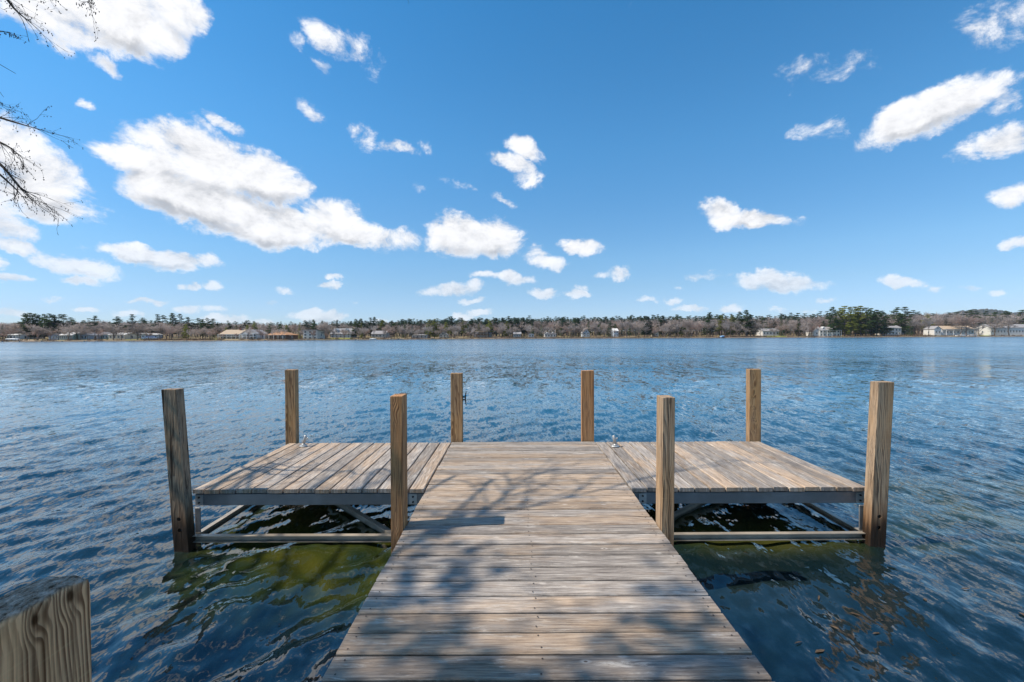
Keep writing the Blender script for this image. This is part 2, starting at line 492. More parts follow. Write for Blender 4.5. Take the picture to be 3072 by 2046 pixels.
    if wet:
        z = t.n('ShaderNodeSeparateXYZ', {0: t.n('ShaderNodeNewGeometry').outputs['Position']}).outputs[2]
        zn = t.math('ADD', z, t.math('MULTIPLY', t.math('SUBTRACT', t.noise(t.vmath('MULTIPLY', p, (22.0, 22.0, 2.0)), 1.0, 3.0, 0.6), 0.5), 0.34))
        rust = t.mrange(zn, 0.50, 0.12)
        c = t.mix(t.math('MULTIPLY', rust, 0.72), c, t.mix(ring, (0.22, 0.085, 0.022), (0.085, 0.032, 0.012)))
        soak = t.mrange(zn, 0.33, 0.13)
        c = t.mix(t.math('MULTIPLY', soak, 0.93), c, (0.020, 0.012, 0.007))
        rough = t.mrange(zn, 0.05, 0.25, 0.45, 0.72)
    h = t.math('SUBTRACT', t.math('ADD', t.math('MULTIPLY', ring, 0.8), t.math('MULTIPLY', fine, 0.6)), t.math('MULTIPLY', ck, 1.5))
    bp = t.n('ShaderNodeBump', {'Strength': 0.5, 'Distance': 0.004, 'Height': h}).outputs[0]
    principled(t, c, rough if wet else 1.0, bp, 0.3 if wet else 0.0)
    return m


M_DECK = deck_mat()
M_POST_BROWN = post_mat('brown_post_wood', (0.60, 0.31, 0.125), (0.16, 0.058, 0.018), 0.14, streak_amt=0.6)
M_POST_TAN = post_mat('tan_post_wood', (0.58, 0.345, 0.155), (0.20, 0.090, 0.034), 0.20, streak_amt=0.55, axis=(0.05, 0.16))
M_POST_GREY = post_mat('grey_brown_post_wood', (0.46, 0.30, 0.17), (0.10, 0.052, 0.026), 0.45, (0.44, 0.37, 0.29), axis=(0.02, 0.09), streak_amt=0.95)
M_POST_MID = post_mat('dark_grained_post_wood', (0.55, 0.36, 0.20), (0.075, 0.032, 0.014), 0.40, (0.50, 0.42, 0.33), axis=(0.03, 0.10), streak_amt=0.65)
M_POST_OLD = post_mat('old_weathered_post_wood', (0.92, 0.50, 0.25), (0.13, 0.045, 0.016), 0.22, (0.44, 0.38, 0.33), axis=(0.03, 0.06), wet=False, freq=165.0, warp=0.045, kpush=0.011, streak_amt=0.5, knots=((.042, -.012, 1.388, .0105), (.042, .045, 1.393, .0115), (.0, .01, 1.412, .008)))


def metal_mat(name, col, rough=0.45):
    m, t = new_mat(name)
    co = t.n('ShaderNodeTexCoord').outputs['Object']
    n = t.noise(t.vmath('MULTIPLY', co, (1.5, 3.0, 30.0)), 1.0, 5.0, 0.6)
    n2 = t.noise(co, 3.0, 6.0, 0.6)
    c = t.mix(t.mrange(n2, 0.4, 0.7), tuple(x * 0.72 for x in col), col)
    c = t.mix(t.math('MULTIPLY', t.mrange(n, 0.55, 0.75), 0.35), c, tuple(x * 1.3 for x in col))
    wz_ = t.n('ShaderNodeSeparateXYZ', {0: t.n('ShaderNodeNewGeometry').outputs['Position']}).outputs[2]
    wet_ = t.mrange(t.math('ADD', wz_, t.math('MULTIPLY', t.math('SUBTRACT', n2, 0.5), 0.05)), 0.048, 0.020)
    c = t.mix(t.math('MULTIPLY', wet_, 0.85), c, (0.03, 0.028, 0.016))
    principled(t, c, t.mrange(n, 0.3, 0.7, rough - 0.08, rough + 0.15), None, 0.5, 0.55)
    return m


M_ALU = metal_mat('dull_grey_metal', (0.30, 0.31, 0.32), 0.5)
M_RAIL = metal_mat('weathered_channel_metal', (0.56, 0.49, 0.40), 0.5)
M_GALV = metal_mat('galvanised_metal', (0.62, 0.62, 0.60), 0.45)
M_BLACK = flat_mat('black_iron', (0.018, 0.018, 0.02), 0.5, 0.3, 20.0)

# ------------------------------------------------------------------ lake
def shore_y(px):
    return float(np.interp(px, [-900, 0, 800, 1200, 1600, 2400, 3072, 4000], [205, 212, 216, 268, 300, 312, 330, 350]))


def wx(px, Y):
    return (px - CX) / F * Y


def hz_at(px):
    return HOR - (px - CX) * math.tan(R(ROLL))


def wz(px, py, Y):
    return CAMZ + (hz_at(px) - py) * Y / F


def ground_z(X, Y):
    """height of the land beyond the lake"""
    s = Y - shore_y(CX + X / max(Y, 1) * F)
    base = 0.45 + 0.034 * max(s, 0) if s > 0 else 0.45 + s * 0.22
    if s > 170:
        base = 0.45 + 0.034 * 170 + (s - 170) * 0.012
    return base + (0.35 * math.sin(X * 0.05 + 1.3) * math.sin(Y * 0.07) if s > 6 else 0)


# waves: a spread of short wind waves, mostly with crests running away from the shore
NW = 110
w_lam = np.exp(rng.uniform(math.log(0.08), math.log(1.7), NW))
w_th = R(-24) + rng.normal(0, R(38), NW)
w_ph = rng.uniform(0, 2 * math.pi, NW)
w_slope = np.where(w_lam < 0.5, 0.036, 0.018) * rng.uniform(0.6, 1.3, NW)
w_amp = w_slope * w_lam / (2 * math.pi)


def wave(X, Y, spacing):
    z = np.zeros_like(X)
    gust = 0.80 + 0.25 * np.sin(X * 0.55 + 0.4 * Y + 1.0) * np.sin(Y * 0.43 - 0.2 * X)
    for lam, th, ph, a in zip(w_lam, w_th, w_ph, w_amp):
        k = 2 * math.pi / lam
        fade = np.clip((lam / spacing - 2.5) / 2.5, 0, 1)
        arg = k * (X * math.cos(th) + Y * math.sin(th)) + ph + 0.9 * np.sin(0.35 * X * math.sin(th) - 0.35 * Y * math.cos(th) + ph * 3)
        z += a * fade * (np.sin(arg) + 0.22 * np.cos(2 * arg))
    return z * gust


ys = [-1.0]
while ys[-1] < 420:
    y = ys[-1]
    ys.append(y + max(0.026, (max(y, 0) ** 2) / 1100.0))
ys = np.array(ys)
us = np.linspace(-1.75, 1.75, 440)
YY, UU = np.meshgrid(ys, us, indexing='ij')
XX = UU * (YY + 1.9)
dyv = np.gradient(ys)
SP = np.maximum(dyv[:, None] * np.ones_like(UU), (us[1] - us[0]) * (YY + 1.9))
ZZ = wave(XX, YY, SP)
nr, nc = XX.shape
me = bpy.data.meshes.new('lake_water')
vv = np.stack([XX, YY, ZZ], -1).reshape(-1, 3)
# coarse skirt behind and beside the frame
idx = np.arange(nr * nc).reshape(nr, nc)
q = np.stack([idx[:-1, :-1], idx[:-1, 1:], idx[1:, 1:], idx[1:, :-1]], -1).reshape(-1, 4)
me.vertices.add(len(vv))
me.vertices.foreach_set('co', vv.astype(np.float32).ravel())
me.loops.add(q.size)
me.loops.foreach_set('vertex_index', q.astype(np.int32).ravel())
me.polygons.add(len(q))
me.polygons.foreach_set('loop_start', np.arange(0, q.size, 4, dtype=np.int32))
me.polygons.foreach_set('loop_total', np.full(len(q), 4, dtype=np.int32))
me.polygons.foreach_set('use_smooth', np.ones(len(q), dtype=bool))
me.update(calc_edges=True)
me.validate()


def water_mat():
    m, t = new_mat('lake_water')
    pos = t.n('ShaderNodeNewGeometry').outputs['Position']
    nrm = t.n('ShaderNodeNewGeometry').outputs['Normal']
    sp = t.n('ShaderNodeSeparateXYZ', {0: pos})
    Yp = sp.outputs['Y']
    rot = t.n('ShaderNodeMapping', {'Vector': pos, 'Rotation': (0, 0, R(24)), 'Scale': (1.0, 0.36, 1.0)}).outputs[0]
    n1 = t.vmath('SUBTRACT', t.noise(rot, 0.55, 2.0, 0.5, 0.4, color=True), (0.5, 0.5, 0.5))
    n2 = t.vmath('SUBTRACT', t.noise(rot, 2.6, 4.0, 0.6, 0.1, color=True), (0.5, 0.5, 0.5))
    n3 = t.vmath('SUBTRACT', t.noise(rot, 9.0, 3.0, 0.6, 0.0, color=True), (0.5, 0.5, 0.5))
    far = t.mrange(Yp, 4.0, 26.0)
    s = t.vmath('ADD', t.vmath('SCALE', n1, scale=t.math('MULTIPLY', far, 0.36)), t.vmath('SCALE', n2, scale=t.math('MULTIPLY_ADD', far, 0.72, 0.06)))
    s = t.vmath('ADD', s, t.vmath('SCALE', n3, scale=t.math('MULTIPLY_ADD', far, 0.62, 0.46)))
    n4 = t.vmath('SUBTRACT', t.noise(rot, 24.0, 3.0, 0.6, 0.0, color=True), (0.5, 0.5, 0.5))
    s = t.vmath('ADD', s, t.vmath('SCALE', n4, scale=0.58))
    gust = t.mrange(t.noise(t.n('ShaderNodeMapping', {'Vector': pos, 'Rotation': (0, 0, R(14)), 'Scale': (0.05, 0.16, 1.0)}).outputs[0], 1.0, 3.0, 0.6), 0.36, 0.64, 0.62, 1.30)
    s = t.vmath('SCALE', t.vmath('MULTIPLY', s, (1.1, 0.8, 0.0)), scale=gust)
    N = t.vmath('NORMALIZE', t.vmath('ADD', nrm, s))
    fr = t.n('ShaderNodeFresnel', {'IOR': 1.72, 'Normal': N}).outputs[0]
    gl = t.n('ShaderNodeBsdfGlossy', {'Color': (1, 1, 1), 'Roughness': t.mrange(Yp, 4.0, 60.0, 0.02, 0.16), 'Normal': N}).outputs[0]
    tr = t.n('ShaderNodeBsdfTransparent', {'Color': (0.40, 0.50, 0.32)}).outputs[0]
    # cloudy water: weed-green over the shallows beside the dock, painted shade on the near water, blue-green in the open lake
    patch_ = t.noise(pos, 0.75, 4.0, 0.6, 0.6)
    weed = t.math('MULTIPLY', t.mrange(Yp, 6.5, 4.6), t.mrange(sp.outputs['X'], 1.2, -0.6, t.mrange(Yp, 3.5, 3.9, 0.12, 0.8), 1.0))
    weed = t.math('MULTIPLY', weed, t.mrange(sp.outputs['X'], -3.2, -2.4))
    weed = t.math('MULTIPLY', weed, t.mrange(Yp, 2.55, 3.15))
    weed = t.math('MULTIPLY', weed, t.mrange(patch_, 0.34, 0.60, 0.25, 1.0))
    shade_to_open = t.mix(t.mrange(Yp, 3.5, 14.0), (0.004, 0.015, 0.022), (0.016, 0.100, 0.165))  # near tone darkened to carry the shade of dock and trees
    bodycol = t.mix(weed, shade_to_open, t.mix(t.mrange(patch_, 0.45, 0.66), (0.028, 0.045, 0.008), (0.072, 0.072, 0.012)))
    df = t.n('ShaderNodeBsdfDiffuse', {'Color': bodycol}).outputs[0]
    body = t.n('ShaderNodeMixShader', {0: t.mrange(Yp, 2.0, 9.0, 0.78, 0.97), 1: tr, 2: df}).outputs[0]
    sh = t.n('ShaderNodeMixShader', {0: fr, 1: body, 2: gl}).outputs[0]
    t.n('ShaderNodeOutputMaterial', {'Surface': sh})
    return m


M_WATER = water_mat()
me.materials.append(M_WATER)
lake = link(bpy.data.objects.new('lake_water', me))
lake['kind'] = 'structure'
lake['label'] = 'rippled blue lake water'


# lake bed: shallow by the dock, falling away from the shore
def bed_z(X, Y):
    z = np.interp(Y, [-3, 0, 3, 6, 10, 20, 60, 190, 260], [-0.35, -0.62, -0.85, -1.15, -1.8, -3.5, -6, -6, -2.0])
    return z + 0.05 * np.sin(X * 1.7 + 0.6 * Y) * np.sin(Y * 2.1) + 0.03 * np.sin(X * 4.3) * np.sin(Y * 5.1 + X)


gy = np.concatenate([np.linspace(-5, 12, 90), np.geomspace(12.5, 430, 40)])
gx = np.linspace(-1, 1, 120)
GY, GU = np.meshgrid(gy, gx, indexing='ij')
GX = GU * (14 + np.maximum(GY, 0) * 1.9)
GZ = bed_z(GX, GY)
nb = GX.shape
ib = np.arange(GX.size).reshape(nb)
qb = np.stack([ib[:-1, :-1], ib[:-1, 1:], ib[1:, 1:], ib[1:, :-1]], -1).reshape(-1, 4)


def bed_mat():
    m, t = new_mat('lake_bed')
    pos = t.n('ShaderNodeNewGeometry').outputs['Position']
    a = t.noise(pos, 0.9, 5.0, 0.6, 0.3)
    b = t.noise(pos, 5.0, 6.0, 0.65)
    c = t.ramp(a, [(0.35, (0.050, 0.060, 0.008)), (0.52, (0.13, 0.13, 0.018)), (0.68, (0.22, 0.19, 0.06))])
    c = t.mix(t.mrange(b, 0.50, 0.68), c, (0.030, 0.034, 0.010))
    yy = t.n('ShaderNodeSeparateXYZ', {0: pos}).outputs['Y']
    c = t.mix(t.mrange(yy, 6.0, 14.0), c, (0.012, 0.03, 0.035))
    principled(t, c, 0.95, t.n('ShaderNodeBump', {'Strength': 0.6, 'Distance': 0.03, 'Height': b}).outputs[0], 0.1)
    return m


bed = mobj('lake_bed', np.stack([GX, GY, GZ], -1).reshape(-1, 3).tolist(), qb.tolist(), bed_mat(), None, True)
bed['kind'] = 'structure'
bed['label'] = 'green weedy lake bed in the shallows'

# ------------------------------------------------------------------ dock
SL = 0.0096


def dz(Y):
    return 0.428 + SL * Y


WL, WR = -0.785, 1.063          # walkway edges
PFRONT, PBACK = 3.91, 5.62      # front and far edge of the side platforms
PL, PR = -2.905, 3.215          # outer edges of the platforms
PITCH = 0.143
TH = 0.036

dock = thing('wooden_dock', 'grey weathered wooden T-shaped dock on posts reaching out over the lake', 'dock', (0, 3.0, 0))
DO = Vector(dock.location)


def on_dock(name, mesh_or_mb, mat=None, loc=(0, 0, 0), rz=0.0, smooth=False, parent=None):
    me_ = mesh_or_mb.mesh(name, mat, smooth) if isinstance(mesh_or_mb, MB) else mesh_or_mb
    o = bpy.data.objects.new(name, me_)
    o.location = Vector(loc) - (DO if parent is None else Vector((0, 0, 0)))
    o.rotation_euler = (0, 0, rz)
    return link(o, parent or dock)


def plank_mesh(L, W, seed):
    """a board along X with eased edges, slightly cupped and not quite straight"""
    r = random.Random(seed)
    mb = MB()
    segs = 6
    e = 0.006
    prof = [(-W / 2, -TH), (W / 2, -TH), (W / 2, -e), (W / 2 - e, 0.0), (0, -0.0015), (-W / 2 + e, 0.0), (-W / 2, -e)]
    n = len(prof)
    rows = []
    for i in range(segs + 1):
        x = -L / 2 + L * i / segs
        wob = r.uniform(-0.0012, 0.0012)
        rows.append([(x, py + wob + (r.uniform(-.0008, .0008) if abs(py) > .05 else 0), pz + r.uniform(-0.0010, 0.0010)) for py, pz in prof])
    vs = [v for row in rows for v in row]
    fs = []
    for i in range(segs):
        for k in range(n):
            k2 = (k + 1) % n
            fs.append((i * n + k, (i + 1) * n + k, (i + 1) * n + k2, i * n + k2))
    fs.append(tuple(range(n)))
    fs.append(tuple(segs * n + k for k in reversed(range(n))))
    mb.add(vs, fs)
    return mb.mesh('plank', M_DECK)


GAP = 0.011
walk_meshes = [plank_mesh(WR - WL, PITCH - GAP, 100 + i) for i in range(5)]
plat_meshes = [plank_mesh(PBACK - PFRONT, PITCH - GAP, 200 + i) for i in range(5)]
screws = MB()
rp = random.Random(5)


def screw(x, y, z):
    r = 0.0045
    b = [(x + r * math.cos(k * math.pi / 3), y + r * math.sin(k * math.pi / 3), z) for k in range(6)]
    screws.add(b, [tuple(range(6))])


npl = int((PBACK + 0.75) / PITCH)
for i in range(npl):
    y = PBACK - PITCH * (i + 0.5)
    o = on_dock('plank', walk_meshes[i % 5], loc=((WL + WR) / 2 + rp.uniform(-.004, .004), y, dz(y) + rp.uniform(-.002, .002)), rz=rp.choice((0, math.pi)) + rp.uniform(-.0009, .0009))
    for sx_ in (WL + 0.05, (WL + WR) / 2 - 0.02, WR - 0.05):
        for dy_ in (-0.04, 0.04):
            screw(sx_ + rp.uniform(-.012, .012), y + dy_ + rp.uniform(-.006, .006), dz(y) + 0.003)
for side in (-1, 1):
    x_in = WL - GAP if side < 0 else WR + GAP
    x_out = PL if side < 0 else PR
    wtot = abs(x_out - x_in)
    n = int(wtot / PITCH)
    for i in range(n + 1):
        wd = PITCH if i < n else wtot - n * PITCH
        if wd < 0.02:
            continue
        xc = x_in + side * (i * PITCH + wd / 2)
        ym = (PFRONT + PBACK) / 2
        o = on_dock('plank', plat_meshes[(i * 3 + (side > 0)) % 5] if i < n else plank_mesh(PBACK - PFRONT, wd - GAP, 300 + side), loc=(xc, ym + rp.uniform(-.007, .007), dz(ym) + rp.uniform(-.002, .002)), rz=math.pi / 2)
        for yy in (PFRONT + 0.05, ym, PBACK - 0.05):
            for dx_ in (-0.035, 0.035):
                screw(xc + dx_, yy + rp.uniform(-.008, .008), dz(yy) + 0.003)
sc = on_dock('deck_screws', screws, flat_mat('rusty_screw', (0.05, 0.035, 0.028), 0.6, 0.3, 30.0), loc=(0, 0, 0))
sc.location = -DO
sc['kind'] = 'stuff'

# frame under the boards: metal beams
ZB = -TH - 0.004


def beam(p, q, wd=0.05, ht=0.105, mat=None, name='frame_beam'):
    mb = MB()
    mb.bar(Vector(p) - DO, Vector(q) - DO, wd, ht)
    o = mobj(name, mb.v, mb.f, mat or M_ALU, dock)
    bv = o.modifiers.new('edge', 'BEVEL')
    bv.width = 0.004
    bv.segments = 1
    return o


for (x0, x1) in ((PL + 0.012, WL + 0.06), (WR - 0.06, PR - 0.012)):
    for Y in (PFRONT + 0.045, PBACK - 0.05):
        z = dz(Y) + ZB - 0.0525
        beam((x0, Y, z), (x1, Y, z))
for x in (PL + 0.04, PR - 0.04, WL + 0.07, WR - 0.07):
    y0 = PFRONT + 0.075 if x in (PL + 0.04, PR - 0.04) else -0.4
    y1 = PBACK - 0.08
    beam((x, y0, dz(y0) + ZB - 0.05), (x, y1, dz(y1) + ZB - 0.05), 0.045, 0.095)


def channel(p, q, name='lower_rail'):
    """an open metal channel: a web with two flanges"""
    p, q = Vector(p) - DO, Vector(q) - DO
    mb = MB()
    mb.bar(p, q, 0.006, 0.046)
    ax = (q - p).normalized()
    side = ax.cross(Vector((0, 0, 1))).normalized()
    for s_ in (-1, 1):
        o_ = Vector((0, 0, s_ * 0.026)) - side * 0.02
        mb.bar(p + o_, q + o_, 0.046, 0.006)
    return mobj(name, mb.v, mb.f, M_RAIL, dock)


ZR = 0.060
channel((WL - 0.055, 3.86, ZR), (PL + 0.05, 3.86, ZR + 0.004))
channel((PR - 0.055, 3.86, ZR + 0.006), (WR + 0.055, 3.86, ZR))
channel((PL + 0.045, 5.58, ZR), (PL + 0.045, 3.89, ZR))
channel((PR - 0.045, 3.89, ZR), (PR - 0.045, 5.58, ZR))
channel((PL + 0.08, 5.56, ZR - 0.005), (WL - 0.06, 3.64, ZR - 0.01), 'diagonal_brace')
channel((WR + 0.08, 3.92, ZR - 0.03), (PR - 0.09, 5.56, ZR - 0.02), 'diagonal_brace')
for x in (PL + 0.06, PR - 0.06):
    for Y in (3.90, 5.585):
        beam((x, Y, -1.2), (x, Y, dz(Y) + ZB - 0.11), 0.05, 0.012, M_ALU, 'metal_leg')


# corner brackets with bolts on the front beams
for xb in (PL + 0.055, WL - 0.12, WR + 0.12, PR - 0.055):
    zb_ = dz(PFRONT) + ZB - 0.052
    mb = MB()
    yb = PFRONT + 0.019
    mb.box(xb - 0.035, xb + 0.035, yb - 0.005, yb, zb_ - 0.046, zb_ + 0.046)
    mb.v = [tuple(Vector(v) - DO) for v in mb.v]
    br = mb.build('bracket', M_GALV, dock)
    for k_ in (-1, 1):
        bb = MB()
        bb.tube([(xb, yb - 0.005, zb_ + 0.024 * k_), (xb, yb - 0.014, zb_ + 0.024 * k_)], 0.009, 6)
        bb.v = [tuple(Vector(v) - DO) for v in bb.v]
        bb.build('bolt', M_BLACK, br)


def post(x0, x1, y0, y1, ztop, mat, label=None, lean=(0.0, 0.0), holes=False, zbot=-1.25, rough=0.0, seed=1, bev=0.004, topslope=0.0):
    """a sawn post; its base point sits at water level, lean is the sideways run per metre of height"""
    r = random.Random(seed)
    cx_, cy_ = (x0 + x1) / 2, (y0 + y1) / 2
    hx, hy = (x1 - x0) / 2, (y1 - y0) / 2
    bm = bmesh.new()
    zs = list(np.linspace(zbot, ztop, 12))
    rings = []
    for i, z in enumerate(zs):
        jx, jy = r.uniform(-1, 1) * rough * .5, r.uniform(-1, 1) * rough * .5
        rings.append([bm.verts.new((sx_ * hx + jx + lean[0] * z, sy_ * hy + jy + lean[1] * z, z + (topslope * sx_ if i == 11 else 0))) for sx_, sy_ in ((-1, -1), (1, -1), (1, 1), (-1, 1))])
    for a_, b_ in zip(rings, rings[1:]):
        for k in range(4):
            bm.faces.new((a_[k], a_[(k + 1) % 4], b_[(k + 1) % 4], b_[k]))
    bm.faces.new(rings[0][::-1])
    bm.faces.new(rings[-1])
    bm.normal_update()
    ed = [e for e in bm.edges if len(e.link_faces) == 2 and e.calc_face_angle(0) > 0.6]
    bmesh.ops.bevel(bm, geom=ed, offset=bev, segments=2, affect='EDGES', profile=0.6)
    me_ = bpy.data.meshes.new('post')
    bm.to_mesh(me_)
    bm.free()
    me_.materials.append(mat)
    o = on_dock('post', me_, loc=(cx_, cy_, 0))
    if label:
        o['label'] = label
    if holes:
        for hzv in (0.265, 0.168):
            px_ = lean[0] * hzv + 0.0
            cut = MB()
            cut.tube([(px_, -hy - 0.02, hzv), (px_, -hy + 0.022, hzv)], 0.0175, 16)
            co_ = mobj('hole_cutter', cut.v, cut.f)
            co_.parent = o
            md = o.modifiers.new('hole', 'BOOLEAN')
            md.object = co_
            md.operation = 'DIFFERENCE'
            md.solver = 'EXACT'
        bpy.context.view_layer.update()
        dg = bpy.context.evaluated_depsgraph_get()
        nm = bpy.data.meshes.new_from_object(o.evaluated_get(dg))
        o.modifiers.clear()
        o.data = nm
        for ch in list(o.children):
            bpy.data.objects.remove(ch, do_unlink=True)
        if len(nm.materials) == 0:
            nm.materials.append(mat)
        for hzv in (0.265, 0.168):
            px_ = lean[0] * hzv
            bt = MB()
            bt.tube([(px_, -hy + 0.021, hzv), (px_, -hy + 0.012, hzv)], 0.009, 6)
            bt.build('bolt', M_BLACK, o)
    return o


# outer front posts lean a little outward
post(-2.963, -2.832, 3.765, 3.855, 1.400, M_POST_GREY, 'dark streaked grey-brown corner post leaning outward, two bolt holes near the water', lean=(-0.066, 0.0), holes=True, seed=1)
post(3.120, 3.258, 3.765, 3.855, 1.441, M_POST_MID, 'pale grained corner post with rust-stained foot and two bolt holes', lean=(0.047, 0.0), holes=True, seed=2)
# inner posts beside the walkway
post(-0.876, -0.789, 3.10, 3.245, 1.426, M_POST_BROWN, 'orange-brown post beside the walkway casting a shadow across the planks', seed=3)
post(1.068, 1.157, 3.10, 3.235, 1.409, M_POST_MID, 'dark-grained knotty post beside the walkway', lean=(0.008, 0), seed=4)
# far posts
post(-2.958, -2.822, 5.632, 5.722, 1.425, M_POST_TAN, 'tan post with knots at the far corner of the platform, beside a whip holder', seed=5)
post(-0.802, -0.650, 5.632, 5.722, 1.373, M_POST_TAN, 'tan post at the walkway end carrying a black cleat', seed=6)
post(0.908, 1.066, 5.632, 5.722, 1.400, M_POST_BROWN, 'plain brown post at the walkway end', seed=7)
post(3.090, 3.240, 5.632, 5.722, 1.410, M_POST_TAN, 'tan post at the far corner with a large knot near its foot', seed=8)
# weathered post right beside the camera: worn round at the top, furrowed along the grain
def old_post(x0, x1, y0, y1, ztop, label):
    from mathutils import noise as mn
    hx, hy = (x1 - x0) / 2, (y1 - y0) / 2
    nx, ny = 14, 22
    vs, fs, rows = [], [], []
    loop = [(-hx + 2 * hx * i / nx, -hy) for i in range(nx)] + [(hx, -hy + 2 * hy * i / ny) for i in range(ny)] + [(hx - 2 * hx * i / nx, hy) for i in range(nx)] + [(-hx, hy - 2 * hy * i / ny) for i in range(ny)]
    n = len(loop)

    def top(x, y):
        ex = max(abs(x) / hx, 0) ** 5 + max(abs(y) / hy, 0) ** 6
        return ztop - .010 * ex + .0055 * mn.noise(Vector((x * 26, y * 26, 3))) + .0022 * mn.noise(Vector((x * 70, y * 40, 8)))
    levels = [0.0, .25, .5, .7, .82, .9, .94, .965, .982, .9915, .9965, 1.0]
    for lv in levels:
        row = []
        for (x, y) in loop:
            k = {.9915: .988, .9965: .965, 1.0: .915}.get(lv, .997)
            furrow = 1 + .012 * mn.noise(Vector((x * 95, y * 95, lv * 2.2))) + .008 * mn.noise(Vector((x * 30, y * 30, lv * 9)))
            z = -1.2 + (top(x * k, y * k) + 1.2) * lv if lv == 1 else -1.2 + (ztop - .004 + 1.2) * lv
            row.append(len(vs))
            vs.append((x * k * furrow, y * k * furrow, z))
        rows.append(row)
    for a_, b_ in zip(rows, rows[1:]):
        for k in range(n):
            fs.append((a_[k], a_[(k + 1) % n], b_[(k + 1) % n], b_[k]))
    prev = rows[-1]
    for s_ in (.8, .65, .48, .28):
        row = []
        for (x, y) in loop:
            row.append(len(vs))
            vs.append((x * s_, y * s_, top(x * s_, y * s_)))
        for k in range(n):
            fs.append((prev[k], prev[(k + 1) % n], row[(k + 1) % n], row[k]))
        prev = row
    c_ = len(vs)
    vs.append((0, 0, top(0, 0)))
    for k in range(n):
        fs.append((prev[k], prev[(k + 1) % n], c_))
    me_ = bpy.data.meshes.new('post')
    me_.from_pydata(vs, [], fs)
    me_.materials.append(M_POST_OLD)
    me_.polygons.foreach_set('use_smooth', [True] * len(me_.polygons))
    o = on_dock('post', me_, loc=((x0 + x1) / 2, (y0 + y1) / 2, 0))
    o['label'] = label
    return o


old_post(-0.876, -0.788, 0.640, 0.803, 1.418, 'close-up old post with rounded weathered top and dark knots')


def cleat():
    """two-horned black cleat bolted upright on the side of a post"""
    x, y, z = -0.648, 5.675, 1.853 - (1195 - 1008.5) * 5.67 / F
    mb = MB()
    for s_ in (-1, 1):
        mb.tube([(x, y, z + s_ * 0.018), (x + 0.032, y, z + s_ * 0.018)], [0.010, 0.007], 8)
        mb.tube([(x + 0.032, y, z), (x + 0.035, y, z + s_ * 0.03), (x + 0.044, y, z + s_ * 0.088), (x + 0.046, y, z + s_ * 0.097)], [0.009, 0.0085, 0.005, 0.002], 8)
    mb.box(x, x + 0.004, y - 0.012, y + 0.012, z - 0.035, z + 0.035)
    mb.v = [tuple(Vector(v) - DO) for v in mb.v]
    return mb.build('mooring_cleat', M_BLACK, dock, True)


cleat()


def whip_holder(x, y, lean_x, label):
    z = dz(y)
    base = MB()
    n = 16
    lo = [(0.050 * math.cos(2 * math.pi * k / n), 0.036 * math.sin(2 * math.pi * k / n), 0.0) for k in range(n)]
    hi = [(v[0] * 0.86, v[1] * 0.84, 0.011) for v in lo]
    base.add(lo + hi, [tuple(range(n))[::-1], tuple(range(n, 2 * n))] + [(k, (k + 1) % n, n + (k + 1) % n, n + k) for k in range(n)])
    o = on_dock('whip_holder', base, M_GALV, loc=(x, y, z + 0.003), smooth=False)
    o['label'] = label
    tb = MB()
    top = Vector((lean_x, 0.03, 0.128))
    tb.tube([(0, 0, 0.008), (0, 0.002, 0.03)], [0.026, 0.021], 12)
    tb.tube([Vector((0, 0.002, 0.03)), top * 0.93, top], [0.019, 0.0185, 0.016], 12)
    t_ = tb.build('tube_socket', M_GALV, o, True)
    kb = MB()
    c = top * 0.72
    kb.tube([c + Vector((0.012, -0.004, 0)), c + Vector((0.036, -0.010, 0.002))], 0.006, 8)
    kb.tube([c + Vector((0.034, -0.010, -0.012)), c + Vector((0.036, -0.010, 0.014))], 0.005, 6)
    kb.build('clamp_screw', M_GALV, o, True)
    return o


whip_holder(-2.625, 5.43, 0.016, 'galvanised tilted tube holder with clamp screw beside the tan corner post')
whip_holder(1.275, 5.36, -0.012, 'galvanised tilted tube holder near the walkway seam')

# last year's leaves and bits of weed drifting at the surface
lf_ = MB()
rl = random.Random(31)
for k in range(44):
    X_, Y_ = (rl.uniform(1.35, 3.4), rl.uniform(1.55, 3.2)) if k < 24 else (rl.uniform(-2.9, -.9), rl.uniform(1.7, 3.6))
    a_ = rl.uniform(0, 6.28)
    L_, W_ = (rl.uniform(.012, .040), rl.uniform(.004, .013)) if k < 24 else (rl.uniform(.004, .009), rl.uniform(.003, .007))
    ca, sa_ = math.cos(a_), math.sin(a_)
    z0 = float(wave(np.array([X_]), np.array([Y_]), 0.03)[0]) + (0.004 if k % 3 else -0.012)
    pts_ = [(-L_, 0, 0), (-L_ * .3, W_, .003), (L_ * .5, W_ * .7, .004), (L_, 0, 0), (L_ * .4, -W_, .003), (-L_ * .4, -W_ * .8, .002)]
    lf_.add([(X_ + x * ca - y * sa_, Y_ + x * sa_ + y * ca, z0 + z) for x, y, z in pts_], [(0, 1, 2, 3), (0, 3, 4, 5)])
fl = lf_.build('floating_leaves', flat_mat('dead_leaf', (0.085, 0.058, 0.034), 0.7, 0.5, 30.0))
fl['kind'] = 'stuff'
fl['label'] = 'brown dead leaves and weed drifting near the walkway'

# ------------------------------------------------------------------ near bank and its trees (they shade the dock, twigs hang into view)
M_BARK = flat_mat('grey_bark', (0.11, 0.09, 0.075), 0.9, 0.4, 9.0, 0.1, 0.0, 0.8)
M_TWIG = flat_mat('dark_twig', (0.055, 0.042, 0.038), 0.85, 0.3, 30.0, 0.1)


